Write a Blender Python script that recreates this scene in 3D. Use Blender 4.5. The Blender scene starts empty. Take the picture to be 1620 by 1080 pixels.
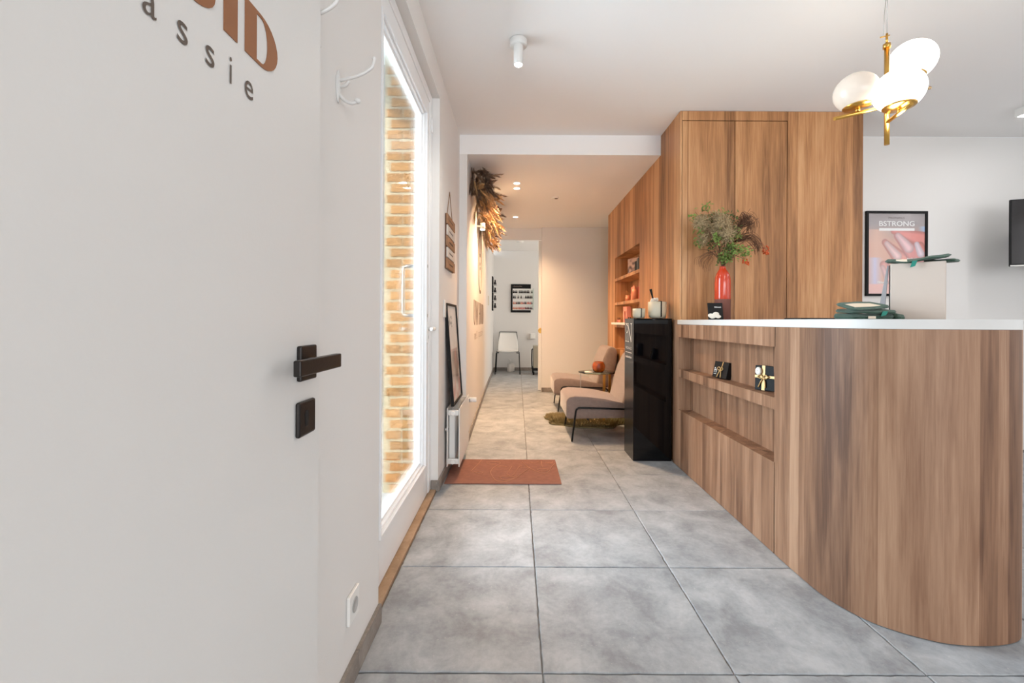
import bpy, bmesh, math, random
from mathutils import Vector, Matrix, noise
random.seed(7)
PI = math.pi
S = bpy.context.scene
COL = S.collection

# ------------------------------------------------------------------ camera
F, VX, VY, H, ROLL = 704.0, 818.0, 507.0, 1.10, 0.005
cd = bpy.data.cameras.new('camera'); cam = bpy.data.objects.new('camera', cd); COL.objects.link(cam)
cam.location = (0, 0, H); cam.rotation_euler = (PI/2, -ROLL, 0)
cd.sensor_width = 36; cd.lens = F/1620*36
cd.shift_x = -(VX-810)/1620; cd.shift_y = -(540-VY)/1620
cd.clip_start = 0.02; cd.clip_end = 100
S.camera = cam

# ------------------------------------------------------------------ world, sun, daylight
wd = bpy.data.worlds.new('world'); S.world = wd; wd.use_nodes = True
bg = wd.node_tree.nodes['Background']; bg.inputs[0].default_value = (0.78, 0.88, 1.0, 1); bg.inputs[1].default_value = 1.2
def light(name, kind, loc, energy, color, rot=(0,0,0), parent=None, **kw):
    l = bpy.data.lights.new(name, kind); l.energy = energy; l.color = color
    for k, v in kw.items(): setattr(l, k, v)
    o = bpy.data.objects.new(name, l); COL.objects.link(o)
    o.location = loc; o.rotation_euler = rot
    if parent: o.parent = parent
    return o
sun = light('sun', 'SUN', (-4, -8, 6), 6.0, (1.0, 0.90, 0.74), angle=math.radians(1.5))
sun.rotation_euler = Vector((1.0, 3.6, -1.15)).to_track_quat('-Z', 'Y').to_euler()
COOL = (0.93, 0.95, 1.0); WARM = (1.0, 0.63, 0.35)
light('shopfront_daylight', 'AREA', (1.9, -4.3, 1.45), 120, COOL, (PI/2, 0, 0), shape='RECTANGLE', size=4.0, size_y=2.3)
light('side_fill', 'AREA', (4.93, 0.6, 1.55), 12, COOL, (0, PI/2, 0), shape='RECTANGLE', size=1.9, size_y=3.0)  # added fill from the right, for a window only assumed there
light('street_daylight', 'AREA', (-3.3, 2.5, 1.9), 400, (0.74, 0.87, 1.0), (0, -PI/2, 0), shape='RECTANGLE', size=3.0, size_y=3.4)
light('treatment_room_area_light', 'AREA', (2.4, 8.4, 1.6), 26, (1.0, 0.93, 0.84), (0, PI/2, 0), shape='RECTANGLE', size=1.6, size_y=1.4)  # unseen area light for the treatment room, hidden behind the hallway wall
vs = S.view_settings
vs.view_transform = 'Standard'; vs.look = 'None'; vs.gamma = 1; vs.use_curve_mapping = False; vs.exposure = 0.5

# ------------------------------------------------------------------ helpers
def at(px, py, Y):
    u = (px-VX)/F; v = (VY-py)/F
    return Vector(((u-ROLL*v)*Y, Y, H+(v+ROLL*u)*Y))

def props(o, label=None, cat=None, group=None, kind=None):
    if label: o['label'] = label
    if cat: o['category'] = cat
    if group: o['group'] = group
    if kind: o['kind'] = kind
    return o

def thing(name, label, cat, loc=(0,0,0), rz=0, group=None, kind=None):
    o = bpy.data.objects.new(name, None); COL.objects.link(o)
    o.location = loc; o.rotation_euler = (0,0,rz); o.empty_display_size = 0.1
    return props(o, label, cat, group, kind)

class B:
    """bmesh collector"""
    def __init__(s): s.bm = bmesh.new()
    def _add(s, verts, faces, bevel=0, seg=2, smooth=False):
        vs_ = [s.bm.verts.new(v) for v in verts]; fs = []
        for f in faces:
            try: fs.append(s.bm.faces.new([vs_[i] for i in f]))
            except ValueError: pass
        for f in fs: f.smooth = smooth
        if bevel > 0:
            es = {e for f in fs for e in f.edges}
            r = bmesh.ops.bevel(s.bm, geom=list(es), offset=bevel, segments=seg, affect='EDGES', profile=0.5, clamp_overlap=True)
            if smooth:
                for f in r['faces']: f.smooth = True
        return s
    def box(s, x0, x1, y0, y1, z0, z1, bevel=0, seg=2, mat=None):
        v = [Vector((x, y, z)) for z in (z0, z1) for y in (y0, y1) for x in (x0, x1)]
        if mat: v = [mat @ p for p in v]
        return s._add(v, [(0,2,3,1),(4,5,7,6),(0,1,5,4),(2,6,7,3),(0,4,6,2),(1,3,7,5)], bevel, seg)
    def prism(s, pts, fn, d0, d1, bevel=0, seg=3, smooth=False):
        """extrude 2-D pts; fn(a,b,d)->3-D point"""
        n = len(pts)
        v = [Vector(fn(a, b, d0)) for a, b in pts] + [Vector(fn(a, b, d1)) for a, b in pts]
        f = [tuple(range(n-1, -1, -1)), tuple(range(n, 2*n))] + [(i, (i+1) % n, n+(i+1) % n, n+i) for i in range(n)]
        return s._add(v, f, bevel, seg, smooth)
    def tube(s, pts, r, n=8, caps=True, smooth=True):
        pts = [Vector(p) for p in pts]; m = len(pts)
        rs = r if isinstance(r, (list, tuple)) else [r]*m
        rings = []; ref = None
        for i, p in enumerate(pts):
            t = (pts[min(i+1, m-1)]-pts[max(i-1, 0)])
            t = t.normalized() if t.length > 1e-9 else Vector((0,0,1))
            if ref is None: ref = Vector((0,0,1)) if abs(t.z) < .9 else Vector((1,0,0))
            a = t.cross(ref); a = a.normalized() if a.length > 1e-6 else t.orthogonal().normalized()
            b = a.cross(t).normalized(); ref = b
            rings.append([s.bm.verts.new(p + a*math.cos(2*PI*k/n)*rs[i] + b*math.sin(2*PI*k/n)*rs[i]) for k in range(n)])
        for i in range(m-1):
            for k in range(n):
                f = s.bm.faces.new((rings[i][k], rings[i][(k+1) % n], rings[i+1][(k+1) % n], rings[i+1][k])); f.smooth = smooth
        if caps:
            s.bm.faces.new(rings[0][::-1]); s.bm.faces.new(rings[-1])
        return s
    def cyl(s, p0, p1, r, r1=None, n=20): return s.tube([p0, p1], [r, r if r1 is None else r1], n)
    def lathe(s, prof, c=(0,0,0), n=28, mat=None, smooth=True):
        c = Vector(c); rings = []
        def P(v): return (mat @ v if mat else v) + c
        for r, z in prof:
            if r < 1e-6: rings.append([s.bm.verts.new(P(Vector((0,0,z))))])
            else: rings.append([s.bm.verts.new(P(Vector((r*math.cos(2*PI*k/n), r*math.sin(2*PI*k/n), z)))) for k in range(n)])
        for a, b in zip(rings, rings[1:]):
            for k in range(n):
                k2 = (k+1) % n
                if len(a) == 1 and len(b) == 1: continue
                if len(a) == 1: f = s.bm.faces.new((a[0], b[k2], b[k]))
                elif len(b) == 1: f = s.bm.faces.new((a[k], a[k2], b[0]))
                else: f = s.bm.faces.new((a[k], a[k2], b[k2], b[k]))
                f.smooth = smooth
        return s
    def ell(s, c, rx, ry, rz, n=16, m=10, mat=None):
        prof = [(math.sin(PI*i/m), -math.cos(PI*i/m)) for i in range(m+1)]
        M = Matrix.Diagonal((rx, ry, rz)).to_4x4()
        if mat: M = mat.to_4x4() @ M
        return s.lathe(prof, c, n, M)
    def quad(s, a, b, c, d, smooth=False):
        f = s.bm.faces.new([s.bm.verts.new(Vector(p)) for p in (a, b, c, d)]); f.smooth = smooth; return s
    def tri(s, a, b, c):
        s.bm.faces.new([s.bm.verts.new(Vector(p)) for p in (a, b, c)]); return s
    def build(s, name, m, parent=None, label=None, kind=None, cat=None, group=None, loc=None, world=True, fixn=True):
        """vertices are given in world space; parent Empties are unrotated, so shift into their frame"""
        if fixn: bmesh.ops.recalc_face_normals(s.bm, faces=s.bm.faces[:])
        me = bpy.data.meshes.new(name)
        off = Vector((0,0,0))
        if parent is not None:
            p = parent
            while p is not None: off += Vector(p.location); p = p.parent
        if world and off.length > 0: bmesh.ops.translate(s.bm, verts=s.bm.verts[:], vec=-off)
        s.bm.to_mesh(me); s.bm.free()
        me.materials.append(m)
        o = bpy.data.objects.new(name, me); COL.objects.link(o)
        if parent is not None: o.parent = parent
        if loc is not None: o.location = loc
        return props(o, label, cat, group, kind)

def copy_tree(o, parent=None, loc=None, rot=None, label=None):
    c = o.copy(); COL.objects.link(c)
    if parent is not None: c.parent = parent
    if loc is not None: c.location = loc
    if rot is not None: c.rotation_euler = rot
    if label: c['label'] = label
    for ch in list(o.children): copy_tree(ch, c)
    return c

# ------------------------------------------------------------------ materials
def srgb(r, g, b):
    f = lambda c: (c/12.92 if c <= .04045 else ((c+.055)/1.055)**2.4)
    return (f(r/255), f(g/255), f(b/255), 1)
def mat(name, col, rough=.5, metal=0, var=0, vscale=6, bump=0, bscale=60, rand=0, spec=.5, coat=0, emit=None, es=0, sheen=0, stretch=None):
    m = bpy.data.materials.new(name); m.use_nodes = True
    nt = m.node_tree; N = nt.nodes; L = nt.links; p = N['Principled BSDF']
    if len(col) == 3: col = srgb(*col)
    p.inputs['Base Color'].default_value = col; p.inputs['Roughness'].default_value = rough
    p.inputs['Metallic'].default_value = metal; p.inputs['Specular IOR Level'].default_value = spec
    if coat: p.inputs['Coat Weight'].default_value = coat; p.inputs['Coat Roughness'].default_value = .05
    if sheen: p.inputs['Sheen Weight'].default_value = sheen
    if emit: p.inputs['Emission Color'].default_value = emit; p.inputs['Emission Strength'].default_value = es
    tc = N.new('ShaderNodeTexCoord'); mp = N.new('ShaderNodeMapping'); L.new(tc.outputs['Object'], mp.inputs[0])
    if stretch: mp.inputs['Scale'].default_value = stretch
    if var or rand:
        hsv = N.new('ShaderNodeHueSaturation'); hsv.inputs['Color'].default_value = col
        val = None
        if var:
            nz = N.new('ShaderNodeTexNoise'); nz.inputs['Scale'].default_value = vscale; nz.inputs['Detail'].default_value = 6
            L.new(mp.outputs[0], nz.inputs['Vector'])
            mr = N.new('ShaderNodeMapRange'); mr.inputs['From Min'].default_value = .25; mr.inputs['From Max'].default_value = .75
            mr.inputs['To Min'].default_value = 1-var; mr.inputs['To Max'].default_value = 1+var
            L.new(nz.outputs[0], mr.inputs[0]); val = mr.outputs[0]
        if rand:
            oi = N.new('ShaderNodeObjectInfo'); m2 = N.new('ShaderNodeMapRange')
            m2.inputs['To Min'].default_value = 1-rand; m2.inputs['To Max'].default_value = 1+rand
            L.new(oi.outputs['Random'], m2.inputs[0])
            if val:
                mu = N.new('ShaderNodeMath'); mu.operation = 'MULTIPLY'; L.new(val, mu.inputs[0]); L.new(m2.outputs[0], mu.inputs[1]); val = mu.outputs[0]
            else: val = m2.outputs[0]
        L.new(val, hsv.inputs['Value']); L.new(hsv.outputs[0], p.inputs['Base Color'])
    if bump:
        nb = N.new('ShaderNodeTexNoise'); nb.inputs['Scale'].default_value = bscale; nb.inputs['Detail'].default_value = 5
        L.new(mp.outputs[0], nb.inputs['Vector'])
        bp = N.new('ShaderNodeBump'); bp.inputs['Strength'].default_value = bump; bp.inputs['Distance'].default_value = .01
        L.new(nb.outputs[0], bp.inputs['Height']); L.new(bp.outputs[0], p.inputs['Normal'])
    return m

def wood(name, dark, mid, lite, axis='Z', seed=0.0, rough=.42, plank=9.0):
    m = bpy.data.materials.new(name); m.use_nodes = True
    nt = m.node_tree; N = nt.nodes; L = nt.links; p = N['Principled BSDF']
    tc = N.new('ShaderNodeTexCoord')
    def mp(scale, loc=(0,0,0)):
        k = N.new('ShaderNodeMapping'); k.inputs['Scale'].default_value = scale; k.inputs['Location'].default_value = loc
        L.new(tc.outputs['Object'], k.inputs[0]); return k.outputs[0]
    lo = {'Z': (1,1,0.0), 'X': (0.0,1,1), 'Y': (1,0.0,1)}[axis]
    g1 = {'Z': (1,1,.07), 'X': (.07,1,1), 'Y': (1,.07,1)}[axis]
    g2 = {'Z': (1,1,.03), 'X': (.03,1,1), 'Y': (1,.03,1)}[axis]
    vo = N.new('ShaderNodeTexVoronoi'); vo.inputs['Scale'].default_value = plank; L.new(mp(lo, (seed, seed*.7, .33)), vo.inputs['Vector'])
    sep = N.new('ShaderNodeSeparateColor'); L.new(vo.outputs['Color'], sep.inputs[0])
    n1 = N.new('ShaderNodeTexNoise'); n1.inputs['Scale'].default_value = 16; n1.inputs['Detail'].default_value = 4; n1.inputs['Distortion'].default_value = .6
    L.new(mp(g1, (seed, 0, seed)), n1.inputs['Vector'])
    n2 = N.new('ShaderNodeTexNoise'); n2.inputs['Scale'].default_value = 130; n2.inputs['Detail'].default_value = 5; n2.inputs['Roughness'].default_value = .65
    L.new(mp(g2, (0, seed, 0)), n2.inputs['Vector'])
    n3 = N.new('ShaderNodeTexNoise'); n3.inputs['Scale'].default_value = 34; n3.inputs['Detail'].default_value = 3; n3.inputs['Distortion'].default_value = 1.2
    L.new(mp(g1, (seed*2, 3, seed)), n3.inputs['Vector'])
    def mth(op, a, b):
        k = N.new('ShaderNodeMath'); k.operation = op
        for i, q in enumerate((a, b)):
            if isinstance(q, (int, float)): k.inputs[i].default_value = q
            else: L.new(q, k.inputs[i])
        return k.outputs[0]
    v = mth('ADD', mth('MULTIPLY', sep.outputs[0], .26), mth('MULTIPLY', n1.outputs[0], .46))
    v = mth('ADD', v, mth('MULTIPLY', n2.outputs[0], .30)); v = mth('ADD', v, mth('MULTIPLY', n3.outputs[0], .22))
    v = mth('SUBTRACT', v, .12)
    cr = N.new('ShaderNodeValToRGB'); e = cr.color_ramp.elements
    e[0].position = .30; e[0].color = srgb(*dark); e[1].position = .70; e[1].color = srgb(*lite)
    k = e.new(.50); k.color = srgb(*mid)
    L.new(v, cr.inputs[0]); L.new(cr.outputs[0], p.inputs['Base Color'])
    p.inputs['Roughness'].default_value = rough; p.inputs['Specular IOR Level'].default_value = .35
    bp = N.new('ShaderNodeBump'); bp.inputs['Strength'].default_value = .08; bp.inputs['Distance'].default_value = .003
    L.new(n2.outputs[0], bp.inputs['Height']); L.new(bp.outputs[0], p.inputs['Normal'])
    return m

def glassy(name, tint=(1,1,1,1), refl=.5, rough=0.0):
    m = bpy.data.materials.new(name); m.use_nodes = True; nt = m.node_tree; N = nt.nodes; L = nt.links
    N.remove(N['Principled BSDF']); out = N['Material Output']
    t = N.new('ShaderNodeBsdfTransparent'); t.inputs[0].default_value = tint
    g = N.new('ShaderNodeBsdfGlossy'); g.inputs['Roughness'].default_value = rough
    fr = N.new('ShaderNodeFresnel'); fr.inputs[0].default_value = 1.45
    mu = N.new('ShaderNodeMath'); mu.operation = 'MULTIPLY'; mu.inputs[1].default_value = refl; L.new(fr.outputs[0], mu.inputs[0])
    mx = N.new('ShaderNodeMixShader'); L.new(mu.outputs[0], mx.inputs[0]); L.new(t.outputs[0], mx.inputs[1]); L.new(g.outputs[0], mx.inputs[2])
    L.new(mx.outputs[0], out.inputs[0]); return m

def stone(name, a, b, c, rough=.5):
    m = bpy.data.materials.new(name); m.use_nodes = True; nt = m.node_tree; N = nt.nodes; L = nt.links; p = N['Principled BSDF']
    tc = N.new('ShaderNodeTexCoord'); oi = N.new('ShaderNodeObjectInfo')
    ad = N.new('ShaderNodeVectorMath'); ad.operation = 'MULTIPLY_ADD'
    cb = N.new('ShaderNodeCombineXYZ'); L.new(oi.outputs['Random'], cb.inputs[0]); L.new(oi.outputs['Random'], cb.inputs[1])
    ad.inputs[1].default_value = (37, 53, 11); L.new(cb.outputs[0], ad.inputs[0]); L.new(tc.outputs['Object'], ad.inputs[2])
    n1 = N.new('ShaderNodeTexNoise'); n1.inputs['Scale'].default_value = 5.5; n1.inputs['Detail'].default_value = 9; n1.inputs['Roughness'].default_value = .62; n1.inputs['Distortion'].default_value = .35
    n2 = N.new('ShaderNodeTexNoise'); n2.inputs['Scale'].default_value = 45; n2.inputs['Detail'].default_value = 6; n2.inputs['Roughness'].default_value = .7
    for q in (n1, n2): L.new(ad.outputs[0], q.inputs['Vector'])
    mx = N.new('ShaderNodeMath'); mx.operation = 'MULTIPLY_ADD'; mx.inputs[1].default_value = .34; L.new(n2.outputs[0], mx.inputs[0]); L.new(n1.outputs[0], mx.inputs[2])
    cr = N.new('ShaderNodeValToRGB'); e = cr.color_ramp.elements
    e[0].position = .50; e[0].color = srgb(*a); e[1].position = .86; e[1].color = srgb(*c); k = e.new(.67); k.color = srgb(*b)
    L.new(mx.outputs[0], cr.inputs[0])
    # fine pale flecks
    v = N.new('ShaderNodeTexNoise'); v.inputs['Scale'].default_value = 85; v.inputs['Detail'].default_value = 2; L.new(ad.outputs[0], v.inputs['Vector'])
    mr = N.new('ShaderNodeMapRange'); mr.inputs['From Min'].default_value = .68; mr.inputs['From Max'].default_value = .78; L.new(v.outputs[0], mr.inputs[0])
    mc = N.new('ShaderNodeMix'); mc.data_type = 'RGBA'; mc.inputs[7].default_value = srgb(206, 204, 200)
    fm = N.new('ShaderNodeMath'); fm.operation = 'MULTIPLY'; fm.inputs[1].default_value = .5; L.new(mr.outputs[0], fm.inputs[0])
    L.new(fm.outputs[0], mc.inputs[0]); L.new(cr.outputs[0], mc.inputs[6])
    hs = N.new('ShaderNodeHueSaturation'); m2 = N.new('ShaderNodeMapRange'); m2.inputs['To Min'].default_value = .94; m2.inputs['To Max'].default_value = 1.05
    L.new(oi.outputs['Random'], m2.inputs[0]); L.new(m2.outputs[0], hs.inputs['Value']); L.new(mc.outputs[2], hs.inputs['Color'])
    L.new(hs.outputs[0], p.inputs['Base Color']); p.inputs['Roughness'].default_value = rough; p.inputs['Specular IOR Level'].default_value = .4
    bp = N.new('ShaderNodeBump'); bp.inputs['Strength'].default_value = .18; bp.inputs['Distance'].default_value = .004; L.new(mx.outputs[0], bp.inputs['Height']); L.new(bp.outputs[0], p.inputs['Normal'])
    return m

def attrmat(name, rough=.4, coat=0):
    m = bpy.data.materials.new(name); m.use_nodes = True; nt = m.node_tree; N = nt.nodes; L = nt.links; p = N['Principled BSDF']
    a = N.new('ShaderNodeAttribute'); a.attribute_name = 'print'; L.new(a.outputs['Color'], p.inputs['Base Color'])
    p.inputs['Roughness'].default_value = rough; p.inputs['Coat Weight'].default_value = coat; p.inputs['Coat Roughness'].default_value = .02
    return m

M = dict(
 wall=mat('wall_paint', (226,223,219), .75, bump=.05, bscale=220),
 ceil=mat('ceiling_paint', (243,241,239), .85, bump=.04, bscale=160),
 door=mat('door_lacquer', (222,220,216), .45, bump=.03, bscale=140),
 upvc=mat('white_frame_plastic', (240,240,240), .3),
 grout=mat('grout', (128,124,120), .9, var=.1, vscale=20),
 tile=stone('floor_stone', (138,141,144), (161,165,168), (184,187,189)),
 skirt=stone('skirting_stone', (112,104,98), (135,126,118), (156,148,140), .55),
 sill=stone('threshold_stone', (140,115,90), (160,132,104), (178,150,122), .55),
 wood=wood('walnut_laminate', (122,82,50), (178,126,82), (208,160,114)),
 woodX=wood('walnut_laminate_cross', (112,76,54), (154,110,80), (186,142,108), axis='Z', seed=3.1),
 woodC=wood('walnut_laminate_counter', (92,64,47), (136,101,77), (168,133,106), seed=5.7, rough=.55),
 worktop=mat('composite_worktop', (204,203,199), .4, var=.02),
 blackgloss=mat('black_gloss_acrylic', (7,7,9), .05, spec=.35),
 blackside=mat('black_satin_acrylic', (30,29,29), .2, spec=.5),
 black=mat('black_paint', (18,17,17), .6, spec=.25),
 blackmetal=mat('black_metal', (20,19,19), .35, metal=.4),
 handle=mat('dark_bronze', (44,40,38), .38, metal=.6, bump=.05, bscale=300),
 white=mat('white_enamel', (222,220,216), .32),
 whitep=mat('white_plastic', (235,233,228), .35),
 chrome=mat('chrome', (190,190,190), .15, metal=1),
 steel=mat('brushed_steel', (185,183,178), .3, metal=1),
 brass=mat('brushed_brass', (204,160,84), .28, metal=1),
 fabric=mat('taupe_velvet', (138,119,110), .85, var=.10, vscale=40, bump=.25, bscale=400, sheen=.6),
 brown=mat('copper_vinyl', (146,92,52), .5),
 grayv=mat('grey_vinyl', (96,84,74), .6),
 hallv=mat('taupe_vinyl', (132,116,104), .6),
 mortar=mat('mortar', (196,186,160), .9, var=.08, vscale=30, bump=.4, bscale=150),
 brick=mat('buff_brick', (176,132,84), .9, var=.2, vscale=16, bump=.6, bscale=70, rand=.16),
 pave=mat('light_paving', (206,206,204), .85, var=.06, vscale=8),
 render=mat('street_render', (225,226,228), .9, var=.04, vscale=2),
 glass=glassy('window_glass', (.97,.985,.98,1), .8),
 tglass=glassy('table_glass', (.72,.86,.80,1), 1.0),
 pglass=glassy('poster_glass', (1,1,1,1), .15),
 mat_=mat('terracotta_mat', (146,98,82), .95, var=.12, vscale=30, bump=.3, bscale=350),
 matline=mat('mat_line', (178,126,100), .95, bump=.2, bscale=300),
 orange=mat('orange_glaze', (190,56,24), .14, var=.08, vscale=9, coat=.5),
 clay=mat('brown_clay', (112,66,54), .7, bump=.1),
 cream=mat('cream_ceramic', (206,198,176), .4, var=.03),
 green=mat('green_towelling', (22,74,52), .95, var=.2, vscale=60, bump=.8, bscale=350, sheen=.3),
 teal=mat('teal_tag', (20,120,104), .6),
 paper=mat('cream_label', (222,208,188), .7),
 boxcard=mat('beige_card', (190,177,166), .7, var=.03, vscale=3),
 flap=mat('grey_card', (150,148,150), .7),
 gold=mat('gold_ribbon', (186,150,96), .35, metal=.3),
 petal=mat('white_petal', (232,226,214), .7),
 pink=mat('pink_card', (226,146,128), .6),
 pinkd=mat('rose_card', (190,100,98), .6),
 peach=mat('peach_plastic', (232,150,110), .4),
 leaf=mat('green_leaf', (112,134,62), .7, rand=.2, var=.25, vscale=25),
 leafd=mat('olive_leaf', (84,96,48), .75, var=.3, vscale=25),
 fluff=mat('seed_fluff', (168,146,110), .95, var=.25, vscale=30),
 twig=mat('dry_twig', (98,66,46), .85, var=.2),
 berry=mat('orange_berry', (196,84,34), .45),
 pampas=mat('pampas_beige', (176,150,122), .95, var=.2, vscale=12),
 pampasd=mat('pampas_brown', (118,96,78), .95, var=.25, vscale=12),
 pampas_glow=mat('pampas_amber_glow', (208,168,118), .95, var=.2, vscale=12),  # amber puts the warm spotlight's glow into the plume colour
 fur=mat('sheepskin_olive', (140,128,92), .95, var=.25, vscale=14),
 amber=mat('amber_glass', (150,66,14), .08, var=.5, vscale=30, coat=.8),
 plank1=mat('oiled_plank', (150,112,82), .7, var=.25, vscale=25, stretch=(1,.2,1)),
 plank2=mat('limed_plank', (205,196,186), .75, var=.15, vscale=25, stretch=(1,.2,1)),
 linen=mat('dark_lettering', (70,60,54), .7),
 whitel=mat('white_lettering', (236,236,234), .5),
 string=mat('jute_string', (140,104,70), .9),
 tv=mat('tv_screen', (26,22,22), .12, spec=.6),
 trolley=mat('trolley_grey', (165,158,140), .45),
 dark=mat('dark_void', (28,26,25), .8),
)
M['globe'] = mat('opal_glass_lit', (255,250,240), .35, emit=(1.0,.93,.82,1), es=5.0)
M['globe_dim'] = mat('opal_glass_faint_glow', (214,200,186), .25, emit=(1.0,.86,.70,1), es=.10)  # switched-off globe, a faint glow put into its material
M['led'] = mat('led_lens', (255,255,255), .4, emit=(1.0,.92,.8,1), es=40)
M['ledstrip'] = mat('led_diffuser', (255,255,255), .4, emit=(1.0,.98,.95,1), es=6)

# ------------------------------------------------------------------ lettering
def frame(O, R, U, Nn):
    O, R, U, Nn = Vector(O), Vector(R).normalized(), Vector(U).normalized(), Vector(Nn).normalized()
    return lambda a, b, d=0.0: O + R*a + U*b + Nn*d
def text_mesh(b, body, fr, w, h, depth=.001, spacing=1.0, bold=0):
    cu = bpy.data.curves.new('lettering', 'FONT'); cu.body = body; cu.size = 1; cu.space_character = spacing; cu.offset = bold; cu.resolution_u = 4
    o = bpy.data.objects.new('lettering', cu)
    me = bpy.data.meshes.new_from_object(o)
    xs = [v.co.x for v in me.vertices]; ys = [v.co.y for v in me.vertices]
    if not xs: return
    x0, x1, y0, y1 = min(xs), max(xs), min(ys), max(ys); sx = w/(x1-x0); sy = h/(y1-y0)
    vv = [[b.bm.verts.new(fr((v.co.x-x0)*sx, (v.co.y-y0)*sy, d)) for v in me.vertices] for d in (0, depth)]
    for p in me.polygons:
        ids = list(p.vertices)
        try: b.bm.faces.new([vv[1][i] for i in ids])
        except ValueError: pass
    for e in me.edges:
        pass
    bpy.data.objects.remove(o); bpy.data.meshes.remove(me); bpy.data.curves.remove(cu)
def letter(b, ch, fr, x, w, h, st, depth=.001):
    """heavy display capitals: x left edge, w width, h height, st stem"""
    def pr(pts): b.prism(pts, fr, 0.0, depth)
    def strip(outer, inner):
        n = len(outer)
        for i in range(n-1): pr([outer[i], outer[i+1], inner[i+1], inner[i]])
    if ch == 'I': pr([(x,0),(x+st,0),(x+st,h),(x,h)])
    elif ch == 'H':
        pr([(x,0),(x+st,0),(x+st,h),(x,h)]); pr([(x+w-st,0),(x+w,0),(x+w,h),(x+w-st,h)]); pr([(x+st,h*.46),(x+w-st,h*.46),(x+w-st,h*.54),(x+st,h*.54)])
    elif ch == 'U':
        n = 12; o = [(x, h)]; i_ = [(x+st, h)]
        for k in range(n+1):
            a = PI + PI*k/n
            o.append((x+w/2+math.cos(a)*w/2, h*.34+math.sin(a)*h*.34)); i_.append((x+w/2+math.cos(a)*(w/2-st), h*.30+math.sin(a)*h*.24))
        o.append((x+w, h)); i_.append((x+w-st, h)); strip(o, i_)
    elif ch == 'D':
        n = 14; o = [(x, h)]; i_ = [(x+st, h*.93)]
        o.append((x+w*.45, h)); i_.append((x+w*.50, h*.93))
        for k in range(n+1):
            a = PI/2 - PI*k/n
            o.append((x+w*.45+math.cos(a)*w*.55, h*.5+math.sin(a)*h*.5)); i_.append((x+w*.48+math.cos(a)*(w*.52-st), h*.5+math.sin(a)*h*.43))
        o.append((x, 0)); i_.append((x+st, h*.07)); strip(o, i_)
        pr([(x,0),(x+st,h*.07),(x+st,h*.93),(x,h)])
    elif ch == 'W':
        q = w/4
        for (a0, a1, up) in ((0,1,0),(1,2,1),(2,3,0),(3,4,1)):
            s2 = st*.75
            if up: pr([(x+a0*q,0),(x+a0*q+s2*.6,0),(x+a1*q+s2*.5,h),(x+a1*q-s2*.5,h)])
            else: pr([(x+a0*q-s2*.3,h),(x+a0*q+s2*.7,h),(x+a1*q+s2*.6,0),(x+a1*q-s2*.2,0)])
def printed(name, m, fr, w, h, nx, ny, colfn, parent=None, d=0.0, **kw):
    """flat print: a grid whose print colours come from colfn(u,v) (0..1, v up)"""
    me = bpy.data.meshes.new(name); V = []; Fs = []; C = []
    for j in range(ny+1):
        for i in range(nx+1):
            u, v = i/nx, j/ny; V.append(fr(u*w, v*h, d)); C.append(colfn(u, v))
    for j in range(ny):
        for i in range(nx):
            a = j*(nx+1)+i; Fs.append((a, a+1, a+nx+2, a+nx+1))
    if parent is not None: V = [p-Vector(parent.location) for p in V]
    me.from_pydata([tuple(p) for p in V], [], Fs); me.materials.append(m)
    ca = me.color_attributes.new('print', 'FLOAT_COLOR', 'POINT')
    for i, c in enumerate(C): ca.data[i].color = srgb(*c)
    o = bpy.data.objects.new(name, me); COL.objects.link(o)
    if parent is not None: o.parent = parent
    return props(o, **kw)

# ================================================================== THE SETTING
CZ, HZ = 2.71, 2.54            # ceilings of the front room and of the hallway
YB, YF, YR = 3.86, 6.87, 9.80  # step in the ceiling, far hallway wall, treatment room wall
XL, XC = -0.505, 1.24          # left wall, walnut wall
def Xh(y): return -.439 - (y-YB)*.0165

def struct(name, b, m, parent=None, label=None, cat=None, kind='structure'):
    return b.build(name, m, parent, label=label, cat=cat, kind=kind if parent is None else None)

# floor ------------------------------------------------------------
floor = struct('floor', B().box(-.62, 5.1, -4.6, 9.95, -.12, -.006), M['grout'], label='floor of large square grey stone tiles', cat='floor')
T = .6
def tile_mesh(seed):
    rnd = random.Random(seed); g = .0012; h = T/2-g; pts = []
    n = 26
    for (ax, ay, bx, by) in ((-h,-h,h,-h),(h,-h,h,h),(h,h,-h,h),(-h,h,-h,-h)):
        for i in range(n):
            t = i/n; x = ax+(bx-ax)*t; y = ay+(by-ay)*t
            j = rnd.uniform(0, .0022) if i else 0.001
            if rnd.random() < .08: j += .002
            x -= math.copysign(j, x) if abs(ay-by) > 0 else 0; y -= math.copysign(j, y) if abs(ax-bx) > 0 else 0
            pts.append((x, y))
    b = bmesh.new(); N_ = len(pts)
    r = [b.verts.new((x, y, -.012)) for x, y in pts]; q = [b.verts.new((x, y, -.0025)) for x, y in pts]
    k = [b.verts.new((x-math.copysign(.003, x), y-math.copysign(.003, y), 0)) for x, y in pts]
    for i in range(N_):
        j = (i+1) % N_
        b.faces.new((r[i], r[j], q[j], q[i])); b.faces.new((q[i], q[j], k[j], k[i]))
    b.faces.new(k); bmesh.ops.recalc_face_normals(b, faces=b.faces[:])
    me = bpy.data.meshes.new('tile'); b.to_mesh(me); b.free(); me.materials.append(M['tile']); return me
TM = [tile_mesh(i) for i in range(5)]
for r_ in range(-10, 14):
    for c_ in range(-1, 8):
        x = .085+.6*c_+.3; y = 1.39+.6*r_+.3
        if x > 1.9 and y > 3.9: continue
        o = bpy.data.objects.new('tile', TM[random.randrange(5)]); COL.objects.link(o); o.parent = floor
        o.location = (x, y, random.uniform(-.0006, .0006)); o.rotation_euler.z = random.randrange(4)*PI/2

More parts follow.
